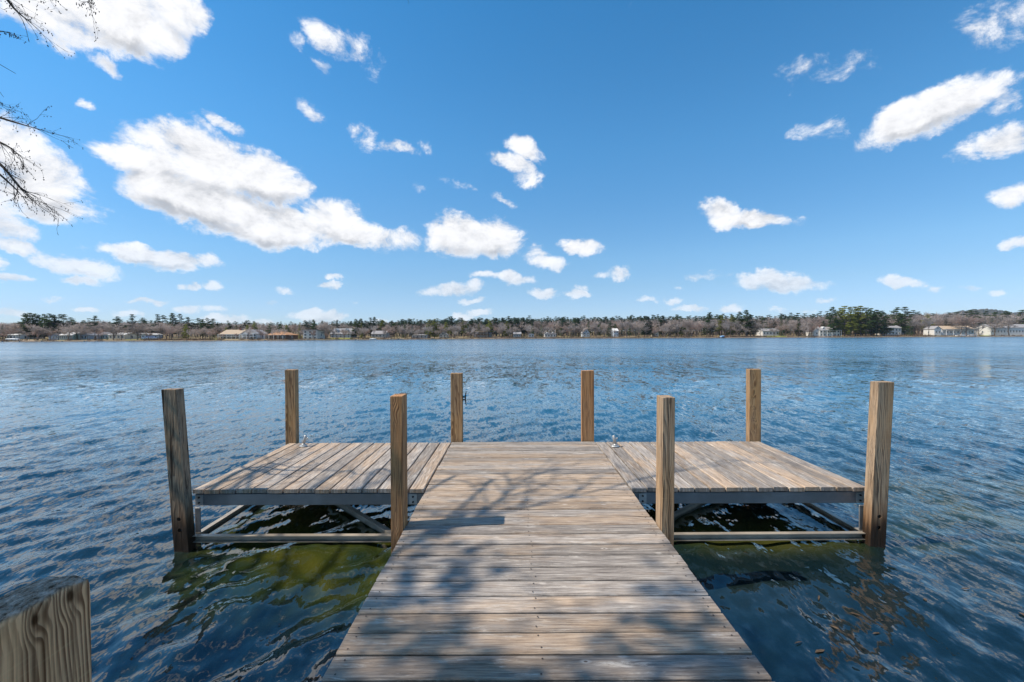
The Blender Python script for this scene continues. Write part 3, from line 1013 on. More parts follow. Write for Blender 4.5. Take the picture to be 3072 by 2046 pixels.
def bank_mat():
    m, t = new_mat('near_bank_earth')
    pos = t.n('ShaderNodeNewGeometry').outputs['Position']
    a = t.noise(pos, 1.2, 6.0, 0.65)
    c = t.ramp(a, [(0.35, (0.05, 0.045, 0.025)), (0.55, (0.09, 0.10, 0.035)), (0.7, (0.17, 0.13, 0.08))])
    principled(t, c, 0.95, t.n('ShaderNodeBump', {'Strength': 0.8, 'Distance': 0.05, 'Height': a}).outputs[0], 0.1)
    return m


bv_, bf_ = [], []
nbk = 40
for i in range(nbk):
    s_ = i / (nbk - 1)
    x = -60 + 120 * s_
    edge = -1.6 + 0.25 * math.sin(x * 0.9) if x > -5 else -1.6 + (-5 - x) * 0.42 + 0.3 * math.sin(x)
    edge = min(edge, 0.55 * (-x) - 4.2) if x < -5 else edge
    for k, (dy_, z_) in enumerate(((0.6, -0.5), (0, 0.02), (-1.0, 0.45), (-4, 0.8), (-14, 1.6), (-60, 4.0))):
        bv_.append((x, edge + dy_, z_ + 0.06 * math.sin(x * 3 + k)))
for i in range(nbk - 1):
    for k in range(5):
        a_ = i * 6 + k
        bf_.append((a_, a_ + 1, a_ + 7, a_ + 6))
bank = mobj('near_shore_ground', bv_, bf_, bank_mat(), None, True)
bank['kind'] = 'structure'


def curve_pts(pts, n):
    """smooth path through control points (Catmull-Rom)"""
    P = [Vector(p) for p in pts]
    P = [P[0] * 2 - P[1]] + P + [P[-1] * 2 - P[-2]]
    out_ = []
    for i in range(1, len(P) - 2):
        for k in range(n):
            t_ = k / n
            p0, p1, p2, p3 = P[i - 1:i + 3]
            out_.append(0.5 * ((2 * p1) + (p2 - p0) * t_ + (2 * p0 - 5 * p1 + 4 * p2 - p3) * t_ ** 2 + (3 * p1 - p0 - 3 * p2 + p3) * t_ ** 3))
    out_.append(P[-2])
    return out_


alder = thing('alder_tree', 'leafless cone-bearing tree whose dark twigs hang into the sky over the water', 'tree', (-8.6, -0.6, 0.1))
AO = Vector(alder.location)
ra = random.Random(21)
trunk, limbs, twigs, cones = MB(), MB(), MB(), MB()
tr_pts = curve_pts([(0, 0, -0.2), (0.25, 0.2, 2.2), (0.9, 0.5, 4.6), (1.5, 0.9, 7.2), (1.9, 1.2, 9.6)], 6)
trunk.tube(tr_pts, list(np.linspace(0.22, 0.07, len(tr_pts))), 10)


def cone(p, s):
    u, v_ = Vector((s * .5, 0, 0)), Vector((0, s * .5, 0))
    d_ = Vector((0, 0, -s * 1.05))
    q_ = [p + u, p + v_, p - u, p - v_, p - d_ * 0.35, p + d_]
    cones.add(q_, [(0, 1, 4), (1, 2, 4), (2, 3, 4), (3, 0, 4), (1, 0, 5), (2, 1, 5), (3, 2, 5), (0, 3, 5)])


def twig(start, direction, length, r0, depth, droop=0.12, fruit=True):
    n = 6
    p = Vector(start)
    d_ = Vector(direction).normalized()
    pts = [p.copy()]
    for i in range(n):
        d_ = (d_ + Vector((ra.gauss(0, .12), ra.gauss(0, .12), ra.gauss(0, .10) - droop * 0.35))).normalized()
        p = p + d_ * length / n
        pts.append(p.copy())
        if depth > 0 and i >= 1:
            for _ in range(1 if ra.random() < 0.62 else 0):
                sd = (d_ + Vector((ra.gauss(0, .55), ra.gauss(0, .55), ra.gauss(-0.05, .45)))).normalized()
                twig(p, sd, length * ra.uniform(.28, .55), r0 * 0.55, depth - 1, droop, fruit)
    twigs.tube(pts, [r0 * (1 - 0.75 * i / n) for i in range(n + 1)], 4, False)
    if depth == 0 and fruit:
        for i in range(2, n + 1):
            if ra.random() < 0.30:
                cone(pts[i] + Vector((ra.uniform(-.008, .008), ra.uniform(-.008, .008), -0.012)), ra.uniform(.007, .012))
        cone(pts[-1], ra.uniform(.007, .012))


def at(px, py, Y):
    return Vector((wx(px, Y), Y, wz(px, py, Y)))


# sprays that show at the edge of the frame, each running back to the tree
SPRAYS = [
    ([(-260, 300, 4.0), (-60, 440, 4.1), (15, 500, 4.1), (55, 550, 4.1), (75, 575, 4.1)], 0.009, 0.40),
    ([(-260, 300, 4.3), (-80, 450, 4.2), (30, 545, 4.2), (75, 590, 4.2)], 0.008, 0.48),
    ([(-200, 330, 4.1), (-40, 345, 4.1), (60, 372, 4.1), (120, 390, 4.1)], 0.006, 0.36),
    ([(-200, 290, 4.0), (-60, 395, 4.0), (30, 440, 4.0), (70, 470, 4.0)], 0.006, 0.40),
    ([(-200, 250, 4.2), (-60, 285, 4.2), (-5, 310, 4.2)], 0.005, 0.30),
    ([(-140, -120, 3.9), (10, -20, 3.9), (65, 40, 3.9), (110, 78, 3.9)], 0.007, 0.34),
    ([(-140, 40, 3.9), (-20, 95, 3.9), (35, 103, 3.9)], 0.005, 0.22),
    ([(80, -140, 3.7), (150, -30, 3.7), (185, 10, 3.7)], 0.005, 0.24),
    ([(200, -150, 3.6), (265, -40, 3.6), (285, 20, 3.6)], 0.005, 0.24),
]
for ctrl, r0, tl in SPRAYS:
    P = [at(*c) - AO for c in ctrl]
    root = Vector((1.3, 0.8, 6.2 + ra.uniform(-1, 1)))
    mid = (root + P[0]) / 2 + Vector((0, 0, 0.7))
    pts = curve_pts([root, mid] + P, 7)
    limbs.tube(pts, list(np.linspace(0.030, r0 * 0.35, len(pts))), 5, False)
    m_ = len(pts)
    for i in range(int(m_ * 0.42), m_):
        dd = (pts[min(i + 1, m_ - 1)] - pts[i - 1]).normalized()
        for _ in range(2):
            if ra.random() < 0.34:
                sd = (dd + Vector((ra.gauss(.15, .35), ra.gauss(0, .4), ra.gauss(0.10, .38)))).normalized()
                twig(pts[i], sd, tl * ra.uniform(.45, 1.0), r0 * 0.36, 1, 0.10)
    twig(pts[-1], (pts[-1] - pts[-3]), tl * 0.35, r0 * 0.4, 1, 0.06)
# long overhanging limbs higher up: their shadows fall across the dock


def in_frame(p):
    q_ = p + AO
    if q_.y < 0.3:
        return False
    px_ = CX + q_.x / q_.y * F
    py_ = HOR - (q_.z - CAMZ) / q_.y * F
    return px_ > -40 and py_ > -60


def canopy(seed_pts, n, spread, L, r0):
    for _ in range(n):
        c0 = ra.choice(seed_pts)
        p = Vector(c0) + Vector((ra.gauss(0, spread), ra.gauss(0, spread), ra.gauss(0, spread * .7)))
        if in_frame(p) or in_frame(p + Vector((L, 0, -L * .5))):
            continue
        twig(p, (ra.gauss(.6, .5), ra.gauss(.1, .6), ra.gauss(0, .4)), L * ra.uniform(.5, 1.1), r0 * ra.uniform(.6, 1.3), 1, 0.08, False)


for k in (6, 7, 8, 9):
    # aim each limb so that its shadow crosses the planks: a point over the deck, taken back along the sunlight
    ty = (1.6, 2.0, 2.3, 2.6, 3.0, 3.4, 3.8, 4.3, 4.8, 5.2, 2.2, 3.2, 4.5, 5.4, 1.8)[k]
    tx = (-.6, .2, .9, -.3, .6, 1.6, -1.4, .2, 2.4, -2.2, 1.4, -.6, 1.4, .8, .9)[k]
    h = ra.uniform(4.2, 9.0) if ty > 2.4 else ra.uniform(3.4, 5.5)
    tip = Vector((tx, ty, .45)) + SUNV * (h / SUNV.z) - AO
    for _ in range(12):
        if in_frame(tip):
            tip += Vector((-.35, 0, .25))
    root = Vector((1.3, .8, tip.z - ra.uniform(.3, 1.4)))
    mid = root.lerp(tip, .55) + Vector((ra.gauss(0, .5), ra.gauss(0, .5), ra.uniform(.1, .6)))
    pts = [p for p in curve_pts([root, mid, tip], 8) if not in_frame(p)]
    if len(pts) < 4:
        continue
    limbs.tube(pts, list(np.linspace(0.022, 0.006, len(pts))), 6, False)
    for i in range(4, len(pts)):
        dd = (pts[min(i + 1, len(pts) - 1)] - pts[i - 1]).normalized()
        for _ in range(3):
            sd = (dd + Vector((ra.gauss(0, .6), ra.gauss(0, .6), ra.gauss(0.0, .4)))).normalized()
            if not in_frame(pts[i] + sd * 1.0):
                twig(pts[i], sd, ra.uniform(.5, 1.2), 0.010, 1, 0.06, False)
trunk.build('trunk', M_BARK, alder, True)
limbs.build('limbs', M_BARK, alder, True)
twigs.build('twigs', M_TWIG, alder)
cones.build('cones', M_TWIG, alder)

# ------------------------------------------------------------------ far shore: land and hill
def land_mat():
    m, t = new_mat('far_shore_ground')
    pos = t.n('ShaderNodeNewGeometry').outputs['Position']
    a = t.noise(pos, 0.06, 4.0, 0.6)
    b = t.noise(pos, 0.5, 5.0, 0.65)
    z = t.n('ShaderNodeSeparateXYZ', {0: pos}).outputs[2]
    c = t.ramp(a, [(0.40, (0.24, 0.18, 0.125)), (0.56, (0.29, 0.235, 0.125)), (0.70, (0.21, 0.20, 0.075))])
    c = t.mix(t.mrange(b, 0.52, 0.68), c, (0.12, 0.085, 0.06))
    c = t.mix(t.mrange(z, 0.55, 0.25), c, (0.16, 0.13, 0.105))
    principled(t, c, 0.95, None, 0.1)
    return m


pxs = np.linspace(-900, 3972, 240)
offs = [-3, -0.6, 0.0, 0.8, 3, 8, 16, 30, 50, 80, 120, 170, 240, 340, 460, 700]
lv, lf = [], []
for i, px in enumerate(pxs):
    sy = shore_y(px)
    for o_ in offs:
        Y = sy + o_ + (0.5 * math.sin(px * 0.05) + 0.35 * math.sin(px * 0.17) if o_ < 9 else 0)
        X = wx(px, Y)
        z = -1.2 if o_ == -3 else (-0.15 if o_ == -0.6 else (0.22 if o_ == 0 else ground_z(X, Y)))
        lv.append((X, Y, z))
no = len(offs)
for i in range(len(pxs) - 1):
    for k in range(no - 1):
        a_ = i * no + k
        lf.append((a_, a_ + no, a_ + no + 1, a_ + 1))
land = mobj('far_shore_ground', lv, lf, land_mat(), None, True)
land['kind'] = 'structure'
land['label'] = 'grassy far shore of the lake'


def hill_mat():
    m, t = new_mat('wooded_hill')
    pos = t.n('ShaderNodeNewGeometry').outputs['Position']
    a = t.noise(pos, 0.012, 6.0, 0.7)
    c = t.ramp(a, [(0.42, (0.030, 0.045, 0.028)), (0.58, (0.085, 0.07, 0.058))])
    principled(t, c, 1.0, None, 0.0)
    return m


def hill(name, label, px0, px1, Y, prof, depth):
    """a wooded ridge: profile is the skyline as (px, y) of the photograph"""
    xs = np.linspace(px0, px1, 260)
    top = np.interp(xs, [p[0] for p in prof], [p[1] for p in prof])
    vs, fs = [], []
    rh = np.random.default_rng(4)
    rows = [(-1.0, 0.0), (-0.6, .45), (-0.25, .85), (0, 1.0), (0.4, .7), (1.0, 0.0)]
    for i, px in enumerate(xs):
        h = max(2.0, wz(px, top[i], Y) + rh.normal(0, Y * 0.0009))
        for (dy_, k) in rows:
            yy = Y + dy_ * depth
            vs.append((wx(px, Y) * (yy / Y if dy_ < 0 else 1), yy, h * k + (rh.normal(0, Y * 0.0012) if 0 < k < 1 else 0)))
    nr_ = len(rows)
    for i in range(len(xs) - 1):
        for k in range(nr_ - 1):
            a_ = i * nr_ + k
            fs.append((a_, a_ + nr_, a_ + nr_ + 1, a_ + 1))
    o = mobj(name, vs, fs, hill_mat(), None, False)
    o['kind'] = 'structure'
    o['label'] = label
    return o


hill('hill', 'blue wooded hill far beyond the lake', 2790, 3600, 2300,
     [(2790, 1000), (2840, 944), (2880, 934), (2920, 929), (2960, 927), (3000, 931), (3040, 938), (3100, 934), (3300, 930), (3500, 950), (3600, 1000)], 500)

# ------------------------------------------------------------------ far trees
M_FBARK = flat_mat('far_bark', (0.16, 0.125, 0.105), 0.95, 0.25, 0.8, 0.05)


def crown_mat(name, a, b, var=0.6, wood=False):
    m, t = new_mat(name)
    co = t.n('ShaderNodeTexCoord').outputs['Object']
    rnd = t.n('ShaderNodeObjectInfo').outputs['Random']
    n = t.noise(co, 0.55, 3.0, 0.6)
    c = t.mix(t.mrange(n, 0.36, 0.64), a, b)
    k = t.math('MULTIPLY_ADD', rnd, var, 1.0 - var / 2)
    if wood:                     # many trees in one mesh: each patch of the wood has its own tone
        k = t.mrange(t.noise(t.vmath('MULTIPLY', co, (1.0, 0.25, 0.5)), 0.13, 3.0, 0.7), 0.36, 0.64, 0.55, 1.35)
    c = t.mix(1.0, c, t.n('ShaderNodeCombineColor', {0: k, 1: k, 2: k}).outputs[0], 'MULTIPLY')
    df_ = t.n('ShaderNodeBsdfDiffuse', {'Color': c}).outputs[0]
    tl_ = t.n('ShaderNodeBsdfTranslucent', {'Color': c}).outputs[0]
    t.n('ShaderNodeOutputMaterial', {'Surface': t.n('ShaderNodeMixShader', {0: 0.42, 1: df_, 2: tl_}).outputs[0]})
    return m


M_BARE = crown_mat('bare_twigs', (0.33, 0.275, 0.245), (0.50, 0.425, 0.375))
M_WOOD = crown_mat('leafless_wood', (0.33, 0.27, 0.24), (0.47, 0.395, 0.35), wood=True)
M_WOODP = crown_mat('pine_wood', (0.034, 0.066, 0.036), (0.062, 0.102, 0.048), wood=True)
M_BARE_RED = crown_mat('budding_twigs', (0.33, 0.24, 0.205), (0.45, 0.34, 0.29))
M_BARE_PALE = crown_mat('pale_twigs', (0.33, 0.29, 0.27), (0.46, 0.41, 0.38))
M_PINE = crown_mat('pine_needles', (0.046, 0.084, 0.030), (0.095, 0.140, 0.045))
M_PINE_LIT = crown_mat('sunlit_yellow_green_needles', (0.18, 0.21, 0.045), (0.30, 0.30, 0.065))  # yellow-green needles, with sunlit brightness put into the colour
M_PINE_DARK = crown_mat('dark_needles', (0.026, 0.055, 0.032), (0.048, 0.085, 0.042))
M_SHRUB = crown_mat('shore_brush', (0.15, 0.10, 0.075), (0.21, 0.15, 0.10))


def tri(mb, p, d1, d2):
    mb.add([p, p + d1, p + d2], [(0, 1, 2)])


def sliver(mb, p, q, wd, r):
    p, q = Vector(p), Vector(q)
    ax = (q - p)
    side = Vector((r.uniform(-1, 1), r.uniform(-1, 1), r.uniform(-.3, .3)))
    side = (side - ax * (side.dot(ax) / max(ax.length_squared, 1e-9)))
    side = side.normalized() * wd
    mb.add([p - side / 2, p + side / 2, q + side * .15], [(0, 1, 2)])


def bare_parts(seed, spread=0.36, dens=1.0, light=False):
    """unit height leafless tree: trunk and an open crown of limbs and fine twigs"""
    r = random.Random(seed)
    tb, cb = MB(), MB()
    fork = r.uniform(.14, .24)
    lean = Vector((r.uniform(-.03, .03), r.uniform(-.03, .03), 0))
    tb.tube([(0, 0, -0.03), lean * .5 + Vector((0, 0, fork * .5)), lean + Vector((0, 0, fork)), lean * 1.5 + Vector((0, 0, fork + .22))], [.020, .015, .012, .007], 5)

    def grow(p, d_, L, w_, lev):
        q = p + d_ * L
        if lev <= 1:
            cb.tube([p, (p + q) / 2 + Vector((r.gauss(0, .01), r.gauss(0, .01), 0)), q], [w_, w_ * .8, w_ * .6], 3, False)
        else:
            sliver(cb, p, q, (.0040, .0075, .0095)[lev - 2] * (1.7 if light else 1), r)
        if lev >= (3 if light else 4):
            return
        nb_ = {0: 4, 1: 5, 2: 5, 3: 3}[lev]
        for i in range(nb_):
            f_ = r.uniform(.35, 1.0)
            dd = (d_ + Vector((r.gauss(0, .55), r.gauss(0, .55), r.gauss(.12, .30)))).normalized()
            grow(p + (q - p) * f_, dd, L * r.uniform(.55, .78), w_ * .52, lev + 1)
    n0 = 6
    for i in range(n0):
        a_ = 2 * math.pi * i / n0 + r.uniform(-.4, .4)
        tilt = r.uniform(.25, 1.0) * spread / .36
        d_ = Vector((math.cos(a_) * tilt, math.sin(a_) * tilt, 1)).normalized()
        grow(lean + Vector((0, 0, fork + r.uniform(-.05, .20))), d_, r.uniform(.22, .30), .007, 0 if r.random() < .35 * dens else 1)
    zt = max(v[2] for v in cb.v)
    k = 1.0 / zt
    for mb in (tb, cb):
        mb.v = [(x * k, y * k, z * k) for x, y, z in mb.v]
    return tb, cb


def pine_parts(seed, bare=0.28, width=0.20, layers=13, ragged=0.35, top=0.25, ts=1.0, per=10):
    """unit height white pine: a bare lower stem and uneven plates of needle clumps"""
    r = random.Random(seed)
    tb, cb = MB(), MB()
    tb.tube([(0, 0, -0.03), (r.uniform(-.01, .01), 0, .4), (r.uniform(-.015, .015), 0, .96)], [.018, .013, .003], 5)
    for i in range(layers):
        f_ = i / (layers - 1)
        z = bare + (0.97 - bare) * f_
        w_ = width * (1 - f_) ** .62 * (1 if f_ > .12 else .75) + top * width * .5
        for b_ in range(5):
            if r.random() < ragged * .45:
                continue
            a_ = r.uniform(0, 2 * math.pi)
            L = w_ * r.uniform(1 - ragged, 1 + ragged)
            rise = r.uniform(-.06, .22)
            end = Vector((math.cos(a_) * L, math.sin(a_) * L, z + L * rise))
            st = Vector((0, 0, z))
            sliver(cb, st, end, .006, r)
            nc_ = max(2, int(L / .028))
            for c_ in range(nc_):
                g = .25 + .75 * (c_ + .5) / nc_
                p = st.lerp(end, g)
                for _ in range(per):
                    o_ = Vector((r.gauss(0, .017), r.gauss(0, .017), r.gauss(.004, .009)))
                    s_ = r.uniform(.030, .054) * ts
                    v1 = Vector((r.uniform(-1, 1), r.uniform(-1, 1), r.uniform(-.25, .55))) * s_
                    v2 = Vector((r.uniform(-1, 1), r.uniform(-1, 1), r.uniform(-.25, .55))) * s_
                    tri(cb, p + o_, v1, v2)
    for _ in range(18):
        p = Vector((r.gauss(0, .012), r.gauss(0, .012), r.uniform(.93, 1.0)))
        tri(cb, p, Vector((r.uniform(-1, 1), r.uniform(-1, 1), .5)) * .02, Vector((r.uniform(-1, 1), r.uniform(-1, 1), -.4)) * .025)
    return tb, cb


def spruce_parts(seed, width=0.17):
    r = random.Random(seed)
    tb, cb = MB(), MB()
    tb.tube([(0, 0, -0.03), (0, 0, .5), (0, 0, .97)], [.016, .010, .002], 5)
    L_ = 20
    for i in range(L_):
        f_ = i / (L_ - 1)
        z = .06 + .92 * f_
        w_ = width * (1 - f_) ** .85 + .012
        for b_ in range(8):
            a_ = r.uniform(0, 2 * math.pi)
            L = w_ * r.uniform(.7, 1.15)
            for c_ in range(max(2, int(L / .03))):
                g = r.uniform(.25, 1.0)
                p = Vector((math.cos(a_) * L * g, math.sin(a_) * L * g, z - L * g * .35))
                s_ = r.uniform(.022, .040)
                for _ in range(3):
                    tri(cb, p + Vector((r.gauss(0, .01), r.gauss(0, .01), 0)), Vector((r.uniform(-1, 1), r.uniform(-1, 1), r.uniform(-.7, .1))) * s_, Vector((r.uniform(-1, 1), r.uniform(-1, 1), r.uniform(-.7, .1))) * s_)
    return tb, cb


BARE = [bare_parts(40 + i, (0.30, 0.42, 0.36, 0.48, 0.26, 0.40)[i]) for i in range(6)]
PINE = [pine_parts(60, .16, .21, 15, .30), pine_parts(61, .26, .22, 12, .45), pine_parts(62, .12, .26, 15, .30), pine_parts(63, .42, .19, 9, .5, .6), pine_parts(64, .10, .23, 16, .25)]
SPRUCE = [spruce_parts(70, .17), spruce_parts(71, .22), spruce_parts(72, .30)]


def protos(lst, cmat, base):
    return [(tb.mesh(base + '_trunk', M_FBARK), cb.mesh(base + '_crown', cmat)) for tb, cb in lst]


P_BARE = {'brown': protos(BARE, M_BARE, 'bare'), 'red': protos(BARE, M_BARE_RED, 'bare'), 'pale': protos(BARE, M_BARE_PALE, 'bare')}
P_PINE = {'green': protos(PINE, M_PINE, 'pine'), 'lit': protos(PINE, M_PINE_LIT, 'pine'), 'dark': protos(PINE, M_PINE_DARK, 'pine')}
P_SPRUCE = {'green': protos(SPRUCE, M_PINE, 'spruce'), 'dark': protos(SPRUCE, M_PINE_DARK, 'spruce'), 'lit': protos(SPRUCE, M_PINE_LIT, 'spruce')}

# ------------------------------------------------------------------ far houses
M_WHITE = flat_mat('white_clapboard', (0.66, 0.65, 0.62), 0.8, 0.05, 1.5)
M_CREAM = flat_mat('cream_siding', (0.66, 0.60, 0.46), 0.8, 0.06, 1.5)
M_GREYS = flat_mat('grey_siding', (0.42, 0.43, 0.44), 0.8, 0.08, 1.5)
M_BLUEG = flat_mat('blue_grey_siding', (0.27, 0.34, 0.42), 0.8, 0.08, 1.5)
M_PALEB = flat_mat('pale_blue_siding', (0.52, 0.60, 0.68), 0.8, 0.06, 1.5)
M_TEAL = flat_mat('grey_green_siding', (0.34, 0.43, 0.42), 0.8, 0.06, 1.5)
M_BROWNS = flat_mat('brown_siding', (0.20, 0.13, 0.085), 0.85, 0.1, 1.5)
M_BRICK = flat_mat('dark_brick_wall', (0.17, 0.10, 0.075), 0.9, 0.12, 2.0)
M_RGREY = flat_mat('grey_shingles', (0.30, 0.29, 0.29), 0.9, 0.12, 1.2)
M_RDARK = flat_mat('dark_shingles', (0.12, 0.115, 0.12), 0.9, 0.15, 1.2)
M_RTAN = flat_mat('tan_shingles', (0.44, 0.34, 0.24), 0.9, 0.1, 1.2)
M_RORANGE = flat_mat('orange_brown_shingles', (0.46, 0.24, 0.12), 0.9, 0.1, 1.2)
M_RWHITE = flat_mat('pale_metal_roof', (0.72, 0.70, 0.66), 0.6, 0.05, 1.2)
M_RBROWN = flat_mat('brown_shingles', (0.17, 0.12, 0.10), 0.9, 0.12, 1.2)
M_TRIM = flat_mat('white_trim', (0.80, 0.80, 0.78), 0.7, 0.03, 3.0)
M_GLASS = flat_mat('dark_window_glass', (0.03, 0.045, 0.06), 0.12, 0.2, 1.0, 0.6)
M_CHIM = flat_mat('brick_chimney', (0.25, 0.11, 0.08), 0.9, 0.15, 6.0)
M_STONE = flat_mat('shore_stone', (0.26, 0.23, 0.21), 0.95, 0.3, 1.2)
M_DECKW = flat_mat('porch_wood', (0.36, 0.28, 0.20), 0.9, 0.15, 3.0)

wfr = MB()
for b_ in ((-.55, -.45, -.06, .02, -.7, .7), (.45, .55, -.06, .02, -.7, .7), (-.45, .45, -.06, .02, -.7, -.6), (-.45, .45, -.06, .02, .6, .7), (-.45, .45, -.05, .01, -.03, .03)):
    wfr.box(*b_)
ME_FRAME = wfr.mesh('window_frame', M_TRIM)
wpn = MB()
wpn.box(-.45, .45, -.025, .015, -.6, .6)
ME_PANE = wpn.mesh('window_pane', M_GLASS)


def window(parent, x, y, z, rz=0.0, sx=1.0, sz=1.0):
    f_ = shared('window', ME_FRAME, parent, (x, y, z), rz, (sx, 1, sz))
    shared('pane', ME_PANE, f_)
    return f_


HOUSES = []


def house(name, label, px0, px1, y_ridge, y_eave, back, wall, roof, kind='side', floors=1, nwin=4, chimney=None, depth=9.0, porch=None, y_base=None, dormer=0, ground=True):
    """a house that stands on the far shore: px0..px1 its width, y_ridge / y_eave its heights in the photograph, back its distance behind the waterline"""
    pc = (px0 + px1) / 2
    Y = shore_y(pc) + back
    X = wx(pc, Y)
    W_ = (px1 - px0) / F * Y
    g = ground_z(X, Y)
    ze = max(wz(pc, y_eave, Y) - g, 2.3)
    zr = max(wz(pc, y_ridge, Y) - g, ze + .5)
    if y_base is not None:
        g0 = wz(pc, y_base, Y)
    root = thing(name, label, 'house', (X, Y, g), 0)
    HOUSES.append((pc, px0, px1, back, root))
    wb = MB()
    hw, D = W_ / 2, depth
    if kind == 'front':             # gable faces the lake
        vs = [(-hw, 0, -1), (hw, 0, -1), (hw, D, -1), (-hw, D, -1), (-hw, 0, ze), (hw, 0, ze), (hw, D, ze), (-hw, D, ze), (0, 0, zr), (0, D, zr)]
        wb.add(vs, [(0, 1, 5, 8, 4), (1, 2, 6, 5), (2, 3, 7, 9, 6), (3, 0, 4, 7), (4, 8, 9, 7), (5, 6, 9, 8)])
        rb = MB()
        ov = .35
        sl = (zr - ze) / hw
        for s_ in (-1, 1):
            x1_, z1_ = s_ * (hw + ov), ze - ov * sl
            rb.add([(0, -ov, zr + .06), (x1_, -ov, z1_ + .06), (x1_, D + ov, z1_ + .06), (0, D + ov, zr + .06), (0, -ov, zr + .26), (x1_, -ov, z1_ + .26), (x1_, D + ov, z1_ + .26), (0, D + ov, zr + .26)],
                   [(0, 1, 2, 3), (4, 7, 6, 5), (0, 4, 5, 1), (1, 5, 6, 2), (2, 6, 7, 3), (3, 7, 4, 0)])
    elif kind == 'hip':
        wb.box(-hw, hw, 0, D, -1, ze)
        rb = MB()
        ov = .5
        ins = min(hw, D / 2) * .95
        x_, y0_, y1_ = hw + ov, -ov, D + ov
        rb.add([(-x_, y0_, ze + .01), (x_, y0_, ze + .01), (x_, y1_, ze + .01), (-x_, y1_, ze + .01), (-(hw - ins), D / 2, zr), (hw - ins, D / 2, zr)],
               [(0, 3, 2, 1), (0, 1, 5, 4), (1, 2, 5), (2, 3, 4, 5), (3, 0, 4)])
    elif kind == 'flat':
        wb.box(-hw, hw, 0, D, -1, ze)
        rb = MB()
        rb.box(-hw - .5, hw + .5, -.6, D + .5, ze + .005, ze + max(.35, (zr - ze)))
    else:                            # ridge runs along the shore
        vs = [(-hw, 0, -1), (hw, 0, -1), (hw, D, -1), (-hw, D, -1), (-hw, 0, ze), (hw, 0, ze), (hw, D, ze), (-hw, D, ze), (-hw, D / 2, zr), (hw, D / 2, zr)]
        wb.add(vs, [(0, 1, 5, 4), (1, 2, 6, 9, 5), (2, 3, 7, 6), (3, 0, 4, 8, 7), (4, 5, 9, 8), (6, 7, 8, 9)])
        rb = MB()
        ov = .35
        sl = (zr - ze) / (D / 2)
        for y_, yc in ((-ov, D / 2), (D + ov, D / 2)):
            z1_ = ze - ov * sl
            rb.add([(-hw - ov, yc, zr + .06), (hw + ov, yc, zr + .06), (hw + ov, y_, z1_ + .06), (-hw - ov, y_, z1_ + .06), (-hw - ov, yc, zr + .26), (hw + ov, yc, zr + .26), (hw + ov, y_, z1_ + .26), (-hw - ov, y_, z1_ + .26)],
                   [(0, 1, 2, 3), (4, 7, 6, 5), (0, 4, 5, 1), (1, 5, 6, 2), (2, 6, 7, 3), (3, 7, 4, 0)])
    wb.build('wall', wall, root)
    ro = rb.build('roof', roof, root)
    if chimney is not None:
        cb = MB()
        cx_ = chimney * hw
        cb.box(cx_ - .45, cx_ + .45, D * .42, D * .42 + .8, ze, zr + 1.1)
        cb.box(cx_ - .55, cx_ + .55, D * .42 - .1, D * .42 + .9, zr + 1.1, zr + 1.3)
        cb.build('chimney', M_CHIM if chimney < 5 else M_TRIM, ro)
    for fl in range(floors):
        zc = ze / floors * (fl + .54)
        for i in range(nwin):
            x = -hw + W_ * (i + .5) / nwin
            window(root, x, -.02, zc, 0, min(1.3, W_ / nwin * .55), min(1.15, ze / floors * .42))
    if kind == 'front' and zr - ze > 1.8:
        window(root, 0, -.02, ze + (zr - ze) * .32, 0, .9, .8)
    for s_ in (-1, 1):
        fr = window(root, s_ * (hw + .02), D * .5, ze * .5, s_ * math.pi / 2, 1.1, 1.0)
    if dormer:
        for i in range(dormer):
            x = -hw + W_ * (i + .5) / dormer
            db = MB()
            zb_ = ze + (zr - ze) * .15
            zt_ = ze + (zr - ze) * .75
            db.box(x - .9, x + .9, D * .12, D * .45, zb_, zt_)
            db.add([(x - 1.1, D * .08, zt_), (x + 1.1, D * .08, zt_), (x, D * .08, zt_ + .9), (x - 1.1, D * .5, zt_), (x + 1.1, D * .5, zt_), (x, D * .5, zt_ + .9)],
                   [(0, 1, 2), (3, 5, 4), (0, 2, 5, 3), (1, 4, 5, 2), (0, 3, 4, 1)])
            dm = db.build('dormer', wall, root)
            window(dm, x, D * .12 - .02, (zb_ + zt_) / 2, 0, .9, .7)
    if porch:
        pb = MB()
        lv_ = floors if porch == 'balcony' else 1
        for fl in range(lv_):
            z_ = (ze / floors) * (fl + 1) - .15 if porch == 'balcony' else ze * .92
            pb.box(-hw * .95, hw * .95, -2.4, -.03, z_, z_ + .16)
            if porch == 'balcony' and fl < floors - 1:
                pb.box(-hw * .95, hw * .95, -2.4, -2.33, z_ + .95, z_ + 1.05)
                nb_ = int(W_ / 1.2)
                for k in range(nb_ + 1):
                    xk = -hw * .93 + hw * 1.86 * k / nb_
                    pb.box(xk - .04, xk + .04, -2.4, -2.34, z_ + .16, z_ + .95)
        for k in range(5):
            xk = -hw * .9 + hw * 1.8 * k / 4
            pb.box(xk - .1, xk + .1, -2.38, -2.18, -1, (ze * .92 if porch != 'balcony' else ze - .15))
        pb.build('porch', M_TRIM if porch != 'wood' else M_DECKW, root)
    return root


